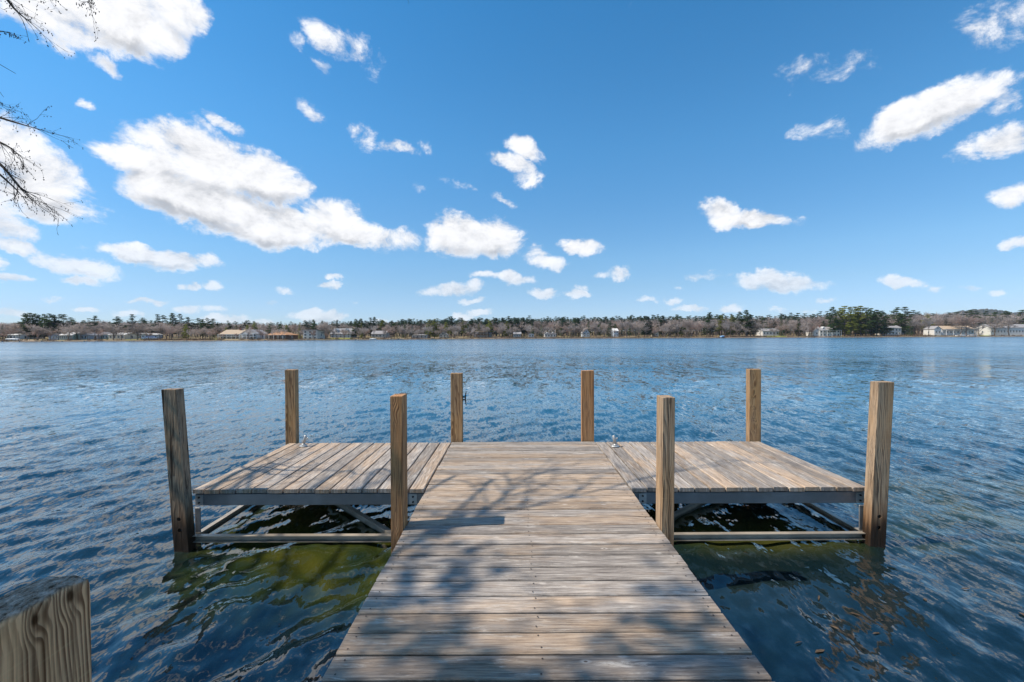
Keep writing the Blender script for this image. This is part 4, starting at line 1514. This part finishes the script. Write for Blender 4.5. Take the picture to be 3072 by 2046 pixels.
house('house', 'small low white house with a pale trailer beside it at the beach end', 20, 48, 1008, 1013, 22, M_WHITE, M_RWHITE, 'side', 1, 3)
house('house', 'small white house with grey gable set back behind the sandy beach', 56, 82, 1001, 1009, 34, M_WHITE, M_RGREY, 'front', 1, 2)
house('house', 'slate-blue gabled house with white trim behind the bare shore trees', 146, 175, 1002, 1012, 14, M_BLUEG, M_RDARK, 'front', 1, 3)
house('house', 'grey-green lake house with a pale skylit roof and glazed front', 178, 217, 998, 1012, 12, M_TEAL, M_RWHITE, 'side', 1, 6)
house('house', 'blue-grey gabled house just right of a dark spruce', 242, 262, 999, 1010, 16, M_BLUEG, M_RGREY, 'front', 1, 2)
house('house', 'little white house high on the slope behind the brown roof', 250, 273, 987, 994, 95, M_WHITE, M_RGREY, 'front', 1, 2)
house('house', 'house with a broad brown roof below the little white house', 262, 288, 1000, 1011, 34, M_BROWNS, M_RBROWN, 'side', 1, 3)
house('house', 'long grey-green house with a dark roof beside small evergreens', 288, 324, 997, 1010, 24, M_TEAL, M_RDARK, 'side', 1, 4)
house('house', 'cream house with a big white pitched roof', 326, 374, 999, 1011, 16, M_CREAM, M_RWHITE, 'side', 1, 4)
house('house', 'low long pale house behind the lawn next to the blue cover', 376, 420, 1004, 1011, 26, M_WHITE, M_RGREY, 'side', 1, 4)
house('house', 'pale blue gabled boathouse beside the blue tarpaulin', 424, 446, 1004, 1012, 14, M_PALEB, M_RWHITE, 'front', 1, 2)
house('house', 'large tan-roofed white house with balconies above the retaining wall', 660, 718, 990, 1003, 18, M_CREAM, M_RTAN, 'side', 2, 6, .5, 12.0, 'balcony', None, 0)
house('house', 'tall white house with gabled dormers and stacked balconies', 725, 770, 990, 1002, 14, M_WHITE, M_RGREY, 'front', 2, 4, -.4, 11.0, 'balcony')
house('house', 'brick house with orange-brown hipped roof and white lakeside porch', 797, 858, 992, 1008, 12, M_BRICK, M_RORANGE, 'hip', 1, 6, None, 13.0, 'porch')
house('house', 'three-storey white house with flat pale roof on the lawn', 909, 952, 990, 992, 12, M_WHITE, M_RGREY, 'flat', 3, 3, None, 10.0)
house('house', 'narrow brown wing adjoining the three-storey white house', 953, 963, 998, 1000, 14, M_BROWNS, M_RDARK, 'flat', 2, 1, None, 8.0)
house('house', 'grey house with long grey roof and white gable above the lawn', 992, 1052, 986, 1003, 26, M_GREYS, M_RGREY, 'side', 2, 5, None, 11.0, None, None, 2)
house('house', 'grey ranch house half hidden beside the dark green pine', 1114, 1157, 993, 1002, 26, M_GREYS, M_RGREY, 'side', 1, 4)
house('house', 'low house with a grey hipped roof close to the water', 1236, 1282, 1004, 1011, 12, M_GREYS, M_RGREY, 'hip', 1, 4)
house('house', 'white two-storey gabled house beside the yellow-green pine', 1318, 1340, 996, 1007, 18, M_WHITE, M_RGREY, 'front', 2, 2)
house('house', 'brown timber house with stacked flat roofs and decks', 1420, 1464, 993, 995, 12, M_BROWNS, M_DECKW, 'flat', 2, 5, None, 9.0, 'wood')
house('house', 'dark brown annex of the timber house with flat roof', 1465, 1476, 996, 998, 13, M_BROWNS, M_RDARK, 'flat', 2, 1, None, 8.0)
house('house', 'blue-grey cottage behind a pale bare tree', 1541, 1563, 997, 1005, 16, M_BLUEG, M_RGREY, 'side', 1, 3)
house('house', 'pale blue cottage at the edge of the bare wood', 1586, 1602, 1001, 1008, 14, M_PALEB, M_RGREY, 'front', 1, 2)
house('house', 'white cottage with two small gables low by the water', 1634, 1668, 999, 1007, 14, M_WHITE, M_RDARK, 'side', 1, 4, None, 8.0, None, None, 2)
house('house', 'light blue-grey house with steep gable facing the lake', 1749, 1769, 986, 998, 16, M_PALEB, M_RGREY, 'front', 2, 2)
house('house', 'tall blue-white house between two dark spruces', 1841, 1855, 986, 993, 18, M_PALEB, M_RWHITE, 'side', 2, 2)
house('house', 'cream cottage tucked among the bare trees', 1964, 1976, 992, 999, 22, M_CREAM, M_RGREY, 'front', 1, 1)
house('house', 'long white ranch house with grey roof above a lawn', 2288, 2337, 986, 993, 22, M_WHITE, M_RGREY, 'side', 1, 5)
house('house', 'white and grey house with dark glazed porch and brick chimney', 2459, 2520, 981, 990, 14, M_WHITE, M_RGREY, 'side', 2, 6, -.55, 10.0, 'porch', None, 2)
house('house', 'small white gabled wing beside the glazed porch house', 2441, 2460, 986, 993, 16, M_WHITE, M_RGREY, 'front', 1, 1)
house('house', 'two-storey white house behind the brush bank', 2655, 2704, 977, 984, 22, M_WHITE, M_RGREY, 'side', 2, 5)
house('house', 'house with pale grey roof behind a slim evergreen', 2706, 2734, 974, 981, 46, M_WHITE, M_RGREY, 'side', 1, 3)
house('house', 'white gabled cottage at the end of the long tan roof', 2803, 2824, 979, 987, 14, M_WHITE, M_RGREY, 'front', 1, 2)
house('house', 'long low white house with tan roof and lakeside sunroom', 2826, 2922, 978, 987, 14, M_WHITE, M_RTAN, 'side', 1, 9, None, 10.0, 'porch')
house('house', 'house with orange-brown hipped roof standing behind the tan roof', 2822, 2858, 970, 979, 40, M_CREAM, M_RORANGE, 'hip', 1, 3)
house('house', 'house with grey roof behind the slender white birch', 2928, 2964, 971, 981, 34, M_GREYS, M_RGREY, 'side', 1, 3)
house('house', 'upper white house with grey roofs above the long white house', 2962, 3040, 960, 972, 60, M_WHITE, M_RGREY, 'side', 1, 6, None, 9.0, None, None, 3)
house('house', 'long white lakeside house with grey roof and row of dark windows', 2972, 3100, 973, 983, 16, M_WHITE, M_RGREY, 'side', 1, 14, None, 12.0)

NPT, NPC = pine_parts(120, .20, .265, 22, .30, .25, .25, 30)
npine = thing('pine_tree', 'tall pine on the near bank whose crown shades the near end of the walkway', 'pine tree', (-6.4, -1.4, 0.2), .6)
for nm_, mb_, mt_ in (('trunk', NPT, M_BARK), ('crown', NPC, M_PINE)):
    mb_.v = [(x * 13.5, y * 13.5, z * 13.5) for x, y, z in mb_.v]
    mb_.build(nm_, mt_, npine)

# ------------------------------------------------------------------ place the far trees
ST_NAMES = {}


def near_house(px):
    b_, bd = None, 1e9
    for (pc, a0, a1, back, root) in HOUSES:
        d_ = 0 if a0 <= px <= a1 else min(abs(px - a0), abs(px - a1))
        if d_ < bd:
            b_, bd = (pc, a0, a1, back, root), d_
    return b_, bd


def short(label):
    t_ = label
    for k in (' behind ', ' beside ', ' set back ', ' just ', ' below ', ' next ', ' above ', ' half ', ' close ', ' glimpsed ', ' at the ', ' low by ', ' between ', ' tucked ', ' high on ', ' adjoining ', ' of the ', ' facing ', ' standing '):
        i = t_.find(k)
        if i > 0:
            t_ = t_[:i]
    i = t_.find(' with ')
    if i > 0 and len(t_[:i].split()) > 3:
        t_ = t_[:i]
    t_ = t_.replace(' with a ', ' with ').split(' and ')[0]
    return ' '.join(t_.split()[:6])


FORM = {'bare': ('upright', 'spreading', 'rounded', 'wide-crowned', 'narrow', 'broad-topped'),
        'pine': ('narrow', 'open-branched', 'broad full', 'high-crowned', 'low-branched'),
        'spruce': ('slender', 'tapering', 'broad-based')}
TREES = []
USED = {}


def far_tree(name, adj, cat, pr, px, back, h, rz=None, wide=1.0, form=''):
    Y = shore_y(px) + back
    X = wx(px, Y)
    g = ground_z(X, Y)
    (pc, a0, a1, hb, root), dd = near_house(px)
    hn = short(root['label'])
    if dd == 0:
        rel = 'in front of' if back < hb else 'behind'
    elif dd < 26:
        rel = 'just left of' if px < pc else 'just right of'
    else:
        rel = 'left of' if px < pc else 'right of'
    size_ = 'tall ' if h > 17.5 else ('low ' if h < 10.5 else '')
    lab = '%s%s %s %s the %s' % (size_, form, adj, rel, hn)
    if len(lab.split()) > 16:
        lab = '%s %s %s the %s' % (form, adj, rel, hn)
    o = thing(name, lab, cat, (X, Y, g - .05), ra.uniform(0, 6.28) if rz is None else rz, cat + 's on the far shore')
    TREES.append((px, o))
    sc_ = h * wide
    for nm, me_ in (('trunk', pr[0]), ('crown', pr[1])):
        shared(nm, me_, o, scale=(sc_, sc_, h))
    return o


def h_from(px, ytop, back):
    Y = shore_y(px) + back
    return max(2.0, wz(px, ytop, Y) - ground_z(wx(px, Y), Y))


# evergreens that can be told apart: px, top y, distance behind the waterline, kind, colour, variant, width
EVER = [
    (8, 972, 20, 's', 'dark', 2, 1.0), (78, 940, 40, 'p', 'green', 0, 1.15), (92, 939, 36, 'p', 'green', 2, 1.1), (104, 941, 44, 'p', 'green', 4, 1.1), (118, 944, 46, 'p', 'dark', 0, 1.0),
    (134, 942, 40, 'p', 'green', 4, 1.1), (150, 941, 38, 'p', 'green', 2, 1.1), (164, 944, 44, 'p', 'dark', 0, 1.0), (178, 942, 50, 'p', 'green', 3, 1.1), (192, 943, 56, 'p', 'green', 3, 1.1),
    (212, 952, 60, 'p', 'green', 3, 1.2), (283, 947, 70, 'p', 'dark', 3, 1.2), (350, 949, 70, 'p', 'dark', 3, 1.1), (398, 943, 60, 'p', 'dark', 1, 1.1), (427, 953, 66, 'p', 'dark', 3, 1.2),
    (474, 943, 54, 'p', 'dark', 1, 1.1), (489, 945, 60, 'p', 'dark', 3, 1.0), (518, 939, 40, 'p', 'green', 0, 1.15), (540, 942, 46, 'p', 'dark', 1, 1.1), (566, 951, 56, 'p', 'dark', 3, 1.3),
    (594, 954, 60, 'p', 'dark', 3, 1.2), (622, 954, 60, 'p', 'green', 1, 1.2), (640, 956, 62, 'p', 'dark', 3, 1.3), (690, 968, 66, 'p', 'green', 2, 1.2), (738, 961, 80, 'p', 'dark', 3, 1.1), (760, 963, 80, 'p', 'dark', 3, 1.1),
    (558, 972, 8, 'p', 'lit', 4, 1.0), (230, 990, 6, 's', 'dark', 2, 1.1), (286, 1007, 5, 's', 'dark', 2, 1.2), (305, 1004, 5, 's', 'green', 2, 1.2), (322, 1010, 5, 's', 'dark', 2, 1.3),
    (915, 961, 70, 'p', 'dark', 3, 1.1), (930, 962, 70, 'p', 'dark', 1, 1.0), (965, 962, 74, 'p', 'dark', 3, 1.1), (1012, 960, 74, 'p', 'dark', 1, 1.0), (860, 975, 50, 'p', 'lit', 2, 1.2),
    (1068, 957, 24, 'p', 'green', 4, 1.2), (1084, 956, 22, 'p', 'green', 0, 1.25), (1096, 962, 18, 'p', 'dark', 4, 1.1), (1112, 953, 70, 'p', 'dark', 1, 1.1), (1124, 951, 70, 'p', 'dark', 0, 1.0),
    (1148, 960, 80, 'p', 'dark', 2, 1.1), (1176, 962, 80, 'p', 'dark', 2, 1.2), (1206, 958, 84, 'p', 'dark', 0, 1.1), (1228, 956, 84, 'p', 'dark', 2, 1.1), (1262, 960, 86, 'p', 'dark', 2, 1.2),
    (1290, 958, 14, 'p', 'lit', 0, 1.2), (1304, 957, 12, 'p', 'lit', 4, 1.2), (1338, 966, 30, 'p', 'lit', 4, 1.0), (1350, 950, 84, 'p', 'dark', 3, 1.1), (1354, 949, 88, 'p', 'dark', 0, 1.0),
    (1391, 961, 20, 'p', 'lit', 1, 1.0), (1384, 954, 88, 'p', 'dark', 2, 1.1), (1416, 957, 88, 'p', 'dark', 2, 1.1), (1434, 955, 88, 'p', 'dark', 0, 1.1), (1460, 956, 90, 'p', 'dark', 2, 1.2),
    (1488, 954, 90, 'p', 'dark', 2, 1.2), (1508, 953, 90, 'p', 'dark', 0, 1.1), (1526, 949, 80, 'p', 'dark', 2, 1.3), (1548, 954, 92, 'p', 'dark', 2, 1.2), (1570, 952, 92, 'p', 'dark', 0, 1.1), (1594, 956, 92, 'p', 'dark', 2, 1.2),
    (1690, 951, 60, 'p', 'dark', 2, 1.1), (1735, 954, 50, 'p', 'dark', 0, 1.0), (1831, 966, 10, 's', 'dark', 1, 1.0), (1868, 966, 22, 's', 'dark', 1, 1.0), (1801, 966, 30, 'p', 'dark', 3, 1.0),
    (1934, 948, 24, 'p', 'dark', 4, 1.1), (1944, 950, 20, 'p', 'dark', 2, 1.1), (1990, 947, 40, 'p', 'dark', 2, 1.2), (2032, 944, 60, 'p', 'green', 2, 1.3), (1735, 986, 8, 's', 'dark', 2, 1.0),
    (2130, 937, 12, 'p', 'green', 0, 1.1), (2164, 945, 16, 'p', 'lit', 1, 1.1), (2196, 945, 16, 'p', 'lit', 4, 1.1), (2218, 935, 18, 'p', 'green', 0, 1.1), (2240, 930, 14, 'p', 'green', 0, 1.2), (2252, 944, 12, 'p', 'dark', 4, 1.0),
    (2288, 952, 36, 'p', 'green', 1, 1.1), (2344, 948, 16, 's', 'green', 0, 1.0), (2395, 958, 26, 's', 'dark', 1, 1.0), (2437, 968, 18, 's', 'dark', 2, 1.0),
    (2499, 921, 14, 'p', 'green', 0, 1.0), (2520, 924, 20, 'p', 'lit', 0, 1.1), (2534, 918, 12, 'p', 'lit', 1, 1.2), (2550, 921, 10, 'p', 'lit', 4, 1.0), (2566, 920, 16, 'p', 'lit', 1, 1.2), (2582, 918, 12, 'p', 'lit', 2, 1.0),
    (2598, 923, 10, 'p', 'green', 1, 1.1), (2612, 925, 14, 'p', 'green', 2, 1.1), (2630, 930, 12, 'p', 'dark', 2, 1.1), (2646, 932, 18, 'p', 'dark', 4, 1.1), (2660, 946, 20, 'p', 'green', 2, 1.1), (2574, 935, 22, 'p', 'dark', 4, 1.1), (2620, 940, 24, 'p', 'dark', 4, 1.1),
    (2690, 922, 90, 'p', 'green', 3, 1.1), (2714, 921, 90, 'p', 'green', 1, 1.2), (2700, 942, 34, 'p', 'green', 2, 1.2), (2730, 950, 12, 's', 'green', 0, 1.2), (2782, 944, 30, 'p', 'lit', 1, 1.1),
    (2838, 951, 28, 's', 'dark', 2, 1.1), (2913, 930, 70, 'p', 'green', 3, 1.4), (2984, 936, 70, 'p', 'green', 3, 1.2), (3020, 934, 60, 'p', 'green', 2, 1.2), (3066, 930, 30, 'p', 'green', 1, 1.3), (3090, 940, 26, 'p', 'green', 4, 1.2),
]
ADJ_E = {('p', 'green'): 'dark green white pine', ('p', 'dark'): 'blackish green pine', ('p', 'lit'): 'sunlit yellow-green pine', ('s', 'green'): 'slim green spruce', ('s', 'dark'): 'dark conical spruce', ('s', 'lit'): 'sunlit pale spruce'}
for (px, yt, back, k, colr, var, wd) in EVER:
    back = back if back < 26 else 26 + (back - 26) * 0.28
    if 2590 < px < 2670 and colr == 'dark':
        colr = 'green'
    pr = (P_PINE if k == 'p' else P_SPRUCE)[colr]
    far_tree('pine_tree' if k == 'p' else 'spruce_tree', ADJ_E[(k, colr)], 'pine tree' if k == 'p' else 'spruce tree', pr[var % len(pr)], px, back, h_from(px, yt, back), None, wd, FORM['pine' if k == 'p' else 'spruce'][var % len(pr)])

rc_ = random.Random(8)
for i in range(62):
    px = 600 + 1960 * (i + rc_.uniform(.1, .9)) / 62
    kd_ = rc_.choice(('p', 'p', 's'))
    cl_ = rc_.choice(('green', 'green', 'dark', 'lit'))
    bk_ = rc_.uniform(9, 40)
    (pc, a0, a1, hb, root), dd = near_house(px)
    if dd < 5:
        bk_ = hb + 13
    pr = (P_PINE if kd_ == 'p' else P_SPRUCE)[cl_]
    far_tree('pine_tree' if kd_ == 'p' else 'spruce_tree', ADJ_E[(kd_, cl_)], 'pine tree' if kd_ == 'p' else 'spruce tree', pr[i % len(pr)], px, bk_, h_from(px, rc_.uniform(956, 984), bk_), None, 1.0 if kd_ == 'p' else .9, FORM['pine' if kd_ == 'p' else 'spruce'][i % len(pr)])

# leafless trees: some stand out by themselves, the rest line the shore
BAREL = [
    (110, 978, 5, 'brown'), (128, 976, 6, 'brown'), (48, 964, 30, 'brown'), (205, 962, 8, 'brown'), (340, 966, 6, 'brown'), (412, 962, 6, 'brown'), (424, 968, 10, 'brown'), (480, 968, 8, 'brown'), (500, 975, 14, 'red'),
    (585, 980, 10, 'brown'), (602, 978, 12, 'brown'), (630, 978, 12, 'red'), (978, 962, 14, 'brown'), (984, 966, 9, 'brown'), (1034, 985, 8, 'brown'), (1076, 976, 6, 'pale'), (1205, 976, 6, 'pale'), (1250, 984, 8, 'pale'),
    (1165, 972, 20, 'brown'), (1360, 972, 12, 'pale'), (1372, 975, 8, 'pale'), (1412, 975, 6, 'pale'), (1442, 970, 24, 'pale'), (1505, 964, 10, 'pale'), (1538, 984, 6, 'pale'), (1720, 972, 10, 'pale'), (1786, 976, 10, 'pale'),
    (1910, 975, 8, 'pale'), (1990, 962, 10, 'brown'), (2010, 966, 8, 'brown'), (2060, 962, 14, 'brown'), (2090, 965, 14, 'brown'), (2190, 958, 10, 'pale'), (2366, 962, 12, 'brown'), (2380, 956, 20, 'brown'), (2425, 950, 26, 'red'),
    (2786, 950, 6, 'pale'), (2898, 938, 8, 'red'), (2880, 948, 12, 'brown'), (2938, 962, 6, 'pale'), (3028, 938, 8, 'brown'), (2984, 944, 10, 'brown'), (2740, 956, 14, 'pale'), (2756, 962, 10, 'pale'),
]
ADJ_B = {'brown': 'leafless grey-brown tree', 'red': 'leafless reddish-budded tree', 'pale': 'leafless pale grey tree'}
cnt = 0
for (px, yt, back, colr) in BAREL:
    pr = P_BARE[colr]
    far_tree('bare_tree', ADJ_B[colr], 'bare tree', pr[cnt % 6], px, back, h_from(px, yt, back), None, 1.15, FORM['bare'][cnt % 6])
    cnt += 1
rb_ = random.Random(77)
SKY_PX = [0, 250, 500, 800, 1000, 1200, 1600, 2000, 2300, 2600, 2800, 3072]
SKY_Y = [964, 959, 961, 966, 964, 960, 953, 948, 945, 936, 934, 936]
px = -20
while px < 3100 and cnt < 215:
    back = rb_.choice((14, 22, 32, 44, 58))
    (pc, a0, a1, hb, root), dd = near_house(px)
    if dd < 6 and back < hb + 12:
        back = hb + rb_.uniform(13, 30)
    yt = np.interp(px, SKY_PX, SKY_Y) + rb_.uniform(3, 22)
    colr = rb_.choice(('brown', 'brown', 'red', 'pale' if 1000 < px < 2300 else 'brown'))
    far_tree('bare_tree', ADJ_B[colr], 'bare tree', P_BARE[colr][(cnt * 5 + cnt // 6) % 6], px, back, h_from(px, yt, back), None, 1.2, FORM['bare'][(cnt * 5 + cnt // 6) % 6])
    cnt += 1
    px += rb_.uniform(12, 26)


px = 10
while px < 3080 and cnt < 298:
    back = rb_.uniform(3.5, 9.5)
    yt = np.interp(px, SKY_PX, SKY_Y) + rb_.uniform(12, 36)
    colr = 'pale' if 1000 < px < 2300 and rb_.random() < .6 else rb_.choice(('brown', 'red', 'brown'))
    if not 2500 < px < 2660:
        far_tree('bare_tree', ADJ_B[colr], 'bare tree', P_BARE[colr][(cnt * 5 + cnt // 6) % 6], px, back, h_from(px, yt, back), None, 1.05, FORM['bare'][(cnt * 5 + cnt // 6) % 6])
        cnt += 1
    px += rb_.uniform(16, 42)


# trees that would read alike are told apart by their order along the shore
by_label = {}
for px_t, o in TREES:
    by_label.setdefault(o['label'], []).append((px_t, o))
ORD = ('first', 'second', 'third', 'fourth', 'fifth', 'sixth', 'seventh', 'eighth')
for lab, lst in by_label.items():
    if len(lst) > 1:
        for i, (px_t, o) in enumerate(sorted(lst, key=lambda e: e[0])):
            ws = lab.split()
            if len(ws) > 13 and ws[0] in ('low', 'tall'):
                ws = ws[1:]
            o['label'] = ' '.join(ws[:13]) + ', ' + ORD[min(i, 7)] + ' from left'


def merged(name, label, protos_, items, mat):
    """many far trees that read as one mass, as one mesh"""
    V, Fc, base = [], [], 0
    arrs = []
    for tb, cb in protos_:
        v = np.array(tb.v + cb.v)
        b_ = len(tb.v)
        f_ = [tuple(f) for f in tb.f] + [tuple(i + b_ for i in f) for f in cb.f]
        arrs.append((v, f_))
    lens, loops = [], []
    for (k, X, Y, Z, h, wd, rz) in items:
        v, f_ = arrs[k]
        c_, s_ = math.cos(rz), math.sin(rz)
        vv_ = np.stack([(v[:, 0] * c_ - v[:, 1] * s_) * h * wd + X, (v[:, 0] * s_ + v[:, 1] * c_) * h * wd + Y, v[:, 2] * h + Z], -1)
        V.append(vv_)
        for f in f_:
            lens.append(len(f))
            loops.extend(i + base for i in f)
        base += len(v)
    V = np.concatenate(V).astype(np.float32)
    me_ = bpy.data.meshes.new(name)
    me_.vertices.add(len(V))
    me_.vertices.foreach_set('co', V.ravel())
    me_.loops.add(len(loops))
    me_.loops.foreach_set('vertex_index', np.array(loops, dtype=np.int32))
    me_.polygons.add(len(lens))
    st = np.concatenate([[0], np.cumsum(lens)[:-1]]).astype(np.int32)
    me_.polygons.foreach_set('loop_start', st)
    me_.polygons.foreach_set('loop_total', np.array(lens, dtype=np.int32))
    me_.update(calc_edges=True)
    me_.materials.append(mat)
    o = link(bpy.data.objects.new(name, me_))
    o['kind'] = 'stuff'
    o['label'] = label
    return o


items_b, items_p = [], []
for row, back0 in enumerate((44, 58, 74, 94, 120, 155, 200)):
    px = -140.0
    while px < 3250:
        back = back0 + rb_.uniform(-10, 12)
        Y = shore_y(px) + back
        X = wx(px, Y)
        sky_y = np.interp(px, SKY_PX, SKY_Y)
        yt = sky_y + rb_.uniform(-2, 9) + (6 - row) * 1.4
        pinep = np.interp(px, [0, 500, 900, 1150, 1650, 1750, 2300, 2500, 3072], [.10, .14, .35, .75, .85, .62, .50, .20, .16])
        g = ground_z(X, Y)
        h = max(6.0, wz(px, yt, Y) - g)
        if rb_.random() < (pinep if row >= 2 else pinep * .35):
            items_p.append((rb_.randrange(5), X, Y, g, h * rb_.uniform(.96, 1.10), rb_.uniform(1.1, 1.5), rb_.uniform(0, 6.28)))
        else:
            items_b.append((rb_.randrange(6), X, Y, g, h, rb_.uniform(1.2, 1.5), rb_.uniform(0, 6.28)))
        px += rb_.uniform(6, 11)
print('far wood', len(items_b), len(items_p))
SMALLB = [bare_parts(90 + i, 0.42, .0, True) for i in range(6)]
merged('bare_woodland', 'brownish leafless wood covering the slope behind the houses', SMALLB, items_b, M_WOOD)
SMALLP = [pine_parts(95 + i, .3, .2, 8, .3) for i in range(5)]
merged('pine_woodland', 'dark pine wood along the skyline beyond the far shore', SMALLP, items_p, M_WOODP)

# low brush and stones along the waterline
brush = MB()
rs = random.Random(3)
px = -60
while px < 3140:
    back = rs.uniform(0.6, 4.5)
    Y = shore_y(px) + back
    X = wx(px, Y)
    g = ground_z(X, Y)
    dens_ = 1.0 if (2660 < px < 2800 or 1500 < px < 2260 or 440 < px < 640) else .35
    if rs.random() < dens_:
        h = rs.uniform(.6, 1.9) * (1.5 if 2660 < px < 2800 else 1)
        for _ in range(16):
            p = Vector((X + rs.gauss(0, .7), Y + rs.gauss(0, .5), g))
            sliver(brush, p, p + Vector((rs.gauss(0, .4), rs.gauss(0, .4), h * rs.uniform(.5, 1))), .22, rs)
    px += rs.uniform(2, 6)
bo = brush.build('shore_brush', M_SHRUB)
bo['kind'] = 'stuff'
bo['label'] = 'low russet brush along the far waterline'
stn = MB()
px = -60
while px < 3140:
    Y = shore_y(px) + rs.uniform(-.3, .8)
    X = wx(px, Y)
    if rs.random() < (.9 if px > 2650 or 880 < px < 1300 else .5):
        s_ = rs.uniform(.25, .7)
        c_ = Vector((X, Y, .12))
        pts_ = [c_ + Vector((math.cos(a_) * s_ * rs.uniform(.7, 1.2), math.sin(a_) * s_ * rs.uniform(.7, 1.2), -.3)) for a_ in (0, 1.25, 2.5, 3.8, 5.0)]
        top_ = [p * 1 for p in pts_]
        top_ = [c_ + (p - c_) * .65 + Vector((0, 0, s_ * .75)) for p in pts_]
        stn.add(pts_ + top_, [(0, 1, 6, 5), (1, 2, 7, 6), (2, 3, 8, 7), (3, 4, 9, 8), (4, 0, 5, 9), (5, 6, 7, 8, 9)])
    px += rs.uniform(2, 5)
so = stn.build('shore_stones', M_STONE)
so['kind'] = 'stuff'
so['label'] = 'grey stones edging the far shore'


# beaches, covers and small craft on the far shore
def patch(name, label, px0, px1, b0, b1, col):
    n = 24
    vs, fs = [], []
    for i in range(n + 1):
        px = px0 + (px1 - px0) * i / n
        for b_ in (b0, (b0 + b1) / 2, b1):
            e = 1.0 if 0 < i < n else .3
            Y = shore_y(px) + b0 + (b_ - b0) * e
            vs.append((wx(px, Y), Y, max(ground_z(wx(px, Y), Y), .30) + .05))
    for i in range(n):
        for k in range(2):
            a_ = i * 3 + k
            fs.append((a_, a_ + 3, a_ + 4, a_ + 1))
    o = mobj(name, vs, fs, flat_mat(name + '_surface', col, .95, .15, .6, .05), None, True)
    o['kind'] = 'structure'
    o['label'] = label


patch('beach', 'pale sandy beach at the edge of the far shore', 50, 105, .6, 6, (.50, .38, .28))
patch('sand_path', 'strip of sand below the grey ranch house', 1120, 1215, .6, 5, (.46, .39, .26))
patch('leaf_litter', 'orange leaf litter on the bank below the pines', 2125, 2215, .8, 6, (.40, .22, .13))
patch('lawn', 'sunny lawn by the white houses', 620, 655, 3, 16, (.26, .25, .07))
patch('lawn', 'lawn below the grey house', 985, 1060, 3, 22, (.24, .24, .065))
patch('lawn', 'lawn below the long white ranch house', 2290, 2360, 3, 18, (.22, .24, .06))
patch('lawn', 'green lawn left of the long white lakeside house', 2935, 2975, 4, 22, (.17, .23, .055))
patch('lawn', 'narrow lawn behind the low pale house', 375, 430, 3, 12, (.24, .25, .07))


def boat(name, label, px, back, L, col, cover=True, rz=0.2, h=.75):
    Y = shore_y(px) + back
    X = wx(px, Y)
    z = ground_z(X, Y) if back > 0 else 0.0
    o = thing(name, label, 'boat', (X, Y, z), rz)
    hb = MB()
    n = 8
    secs = []
    for i in range(n + 1):
        t_ = i / n
        hw = .95 * (1 - max(0, (t_ - .45) / .55) ** 2.2) + .03
        x = -L / 2 + L * t_
        secs.append([(x, -hw, h), (x, -hw * .8, h * .35), (x, 0, .02 + .2 * max(0, t_ - .6)), (x, hw * .8, h * .35), (x, hw, h)])
    vs = [v for s_ in secs for v in s_]
    fs = [(i * 5 + k, i * 5 + k + 1, (i + 1) * 5 + k + 1, (i + 1) * 5 + k) for i in range(n) for k in range(4)]
    fs.append((0, 1, 2, 3, 4)[::-1])
    hb.add(vs, fs)
    hb.build('hull', M_TRIM if cover else col, o)
    cb = MB()
    cv = []
    for i in range(n + 1):
        x, hw = secs[i][4][0], secs[i][4][1]
        cv += [(x, -hw * 1.02, h + .03), (x, -hw * .45, h + .36 * (1 - abs(2 * i / n - .9) * .5)), (x, hw * .45, h + .36 * (1 - abs(2 * i / n - .9) * .5)), (x, hw * 1.02, h + .03)]
    cb.add(cv, [(i * 4 + k, i * 4 + k + 1, (i + 1) * 4 + k + 1, (i + 1) * 4 + k) for i in range(n) for k in range(3)])
    cb.build('cover', col, o)
    return o


M_TARP = flat_mat('blue_tarpaulin', (.03, .17, .55), .6, .1, 2.0)
M_CANVAS = flat_mat('pale_canvas', (.66, .60, .54), .8, .06, 2.0)
M_SKYB = flat_mat('light_blue_plastic', (.30, .52, .80), .5, .05, 2.0)
boat('covered_boat', 'boat under a bright blue tarpaulin beside the pale blue boathouse', 450, 8, 6.5, M_TARP, True, .1, 1.3)
boat('covered_boat', 'boat under a pale cover on the bank below the long tan roof', 2884, 2.0, 8.0, M_CANVAS, True, .05)
boat('covered_boat', 'smaller boat under a pale cover near the slender white birch', 2918, 2.2, 6.0, M_CANVAS, True, -.05)
boat('rowing_boat', 'small white rowing boat drawn up below the grey ranch house', 1119, -.2, 4.0, M_TRIM, False, .3, .5)
boat('pedal_boat', 'light blue pedal boat on the leaf-strewn bank', 2168, 1.5, 4.0, M_SKYB, False, .5, .9)
boat('rowing_boat', 'white boat on the sand beside the low white house', 40, 3.0, 5.5, M_TRIM, False, .2, .8)

# ------------------------------------------------------------------ air
hm, ht = new_mat('haze')
hv = ht.n('ShaderNodeVolumePrincipled', {'Color': (0.72, 0.84, 1.0), 'Density': 0.00007, 'Anisotropy': 0.0})
ht.n('ShaderNodeOutputMaterial', {'Volume': hv.outputs[0]})
hb_ = MB()
hb_.box(-4500, 4500, -150, 3400, -9, 260)
haze = hb_.build('haze', hm)
haze['kind'] = 'stuff'
haze['label'] = 'thin blue haze over the lake'
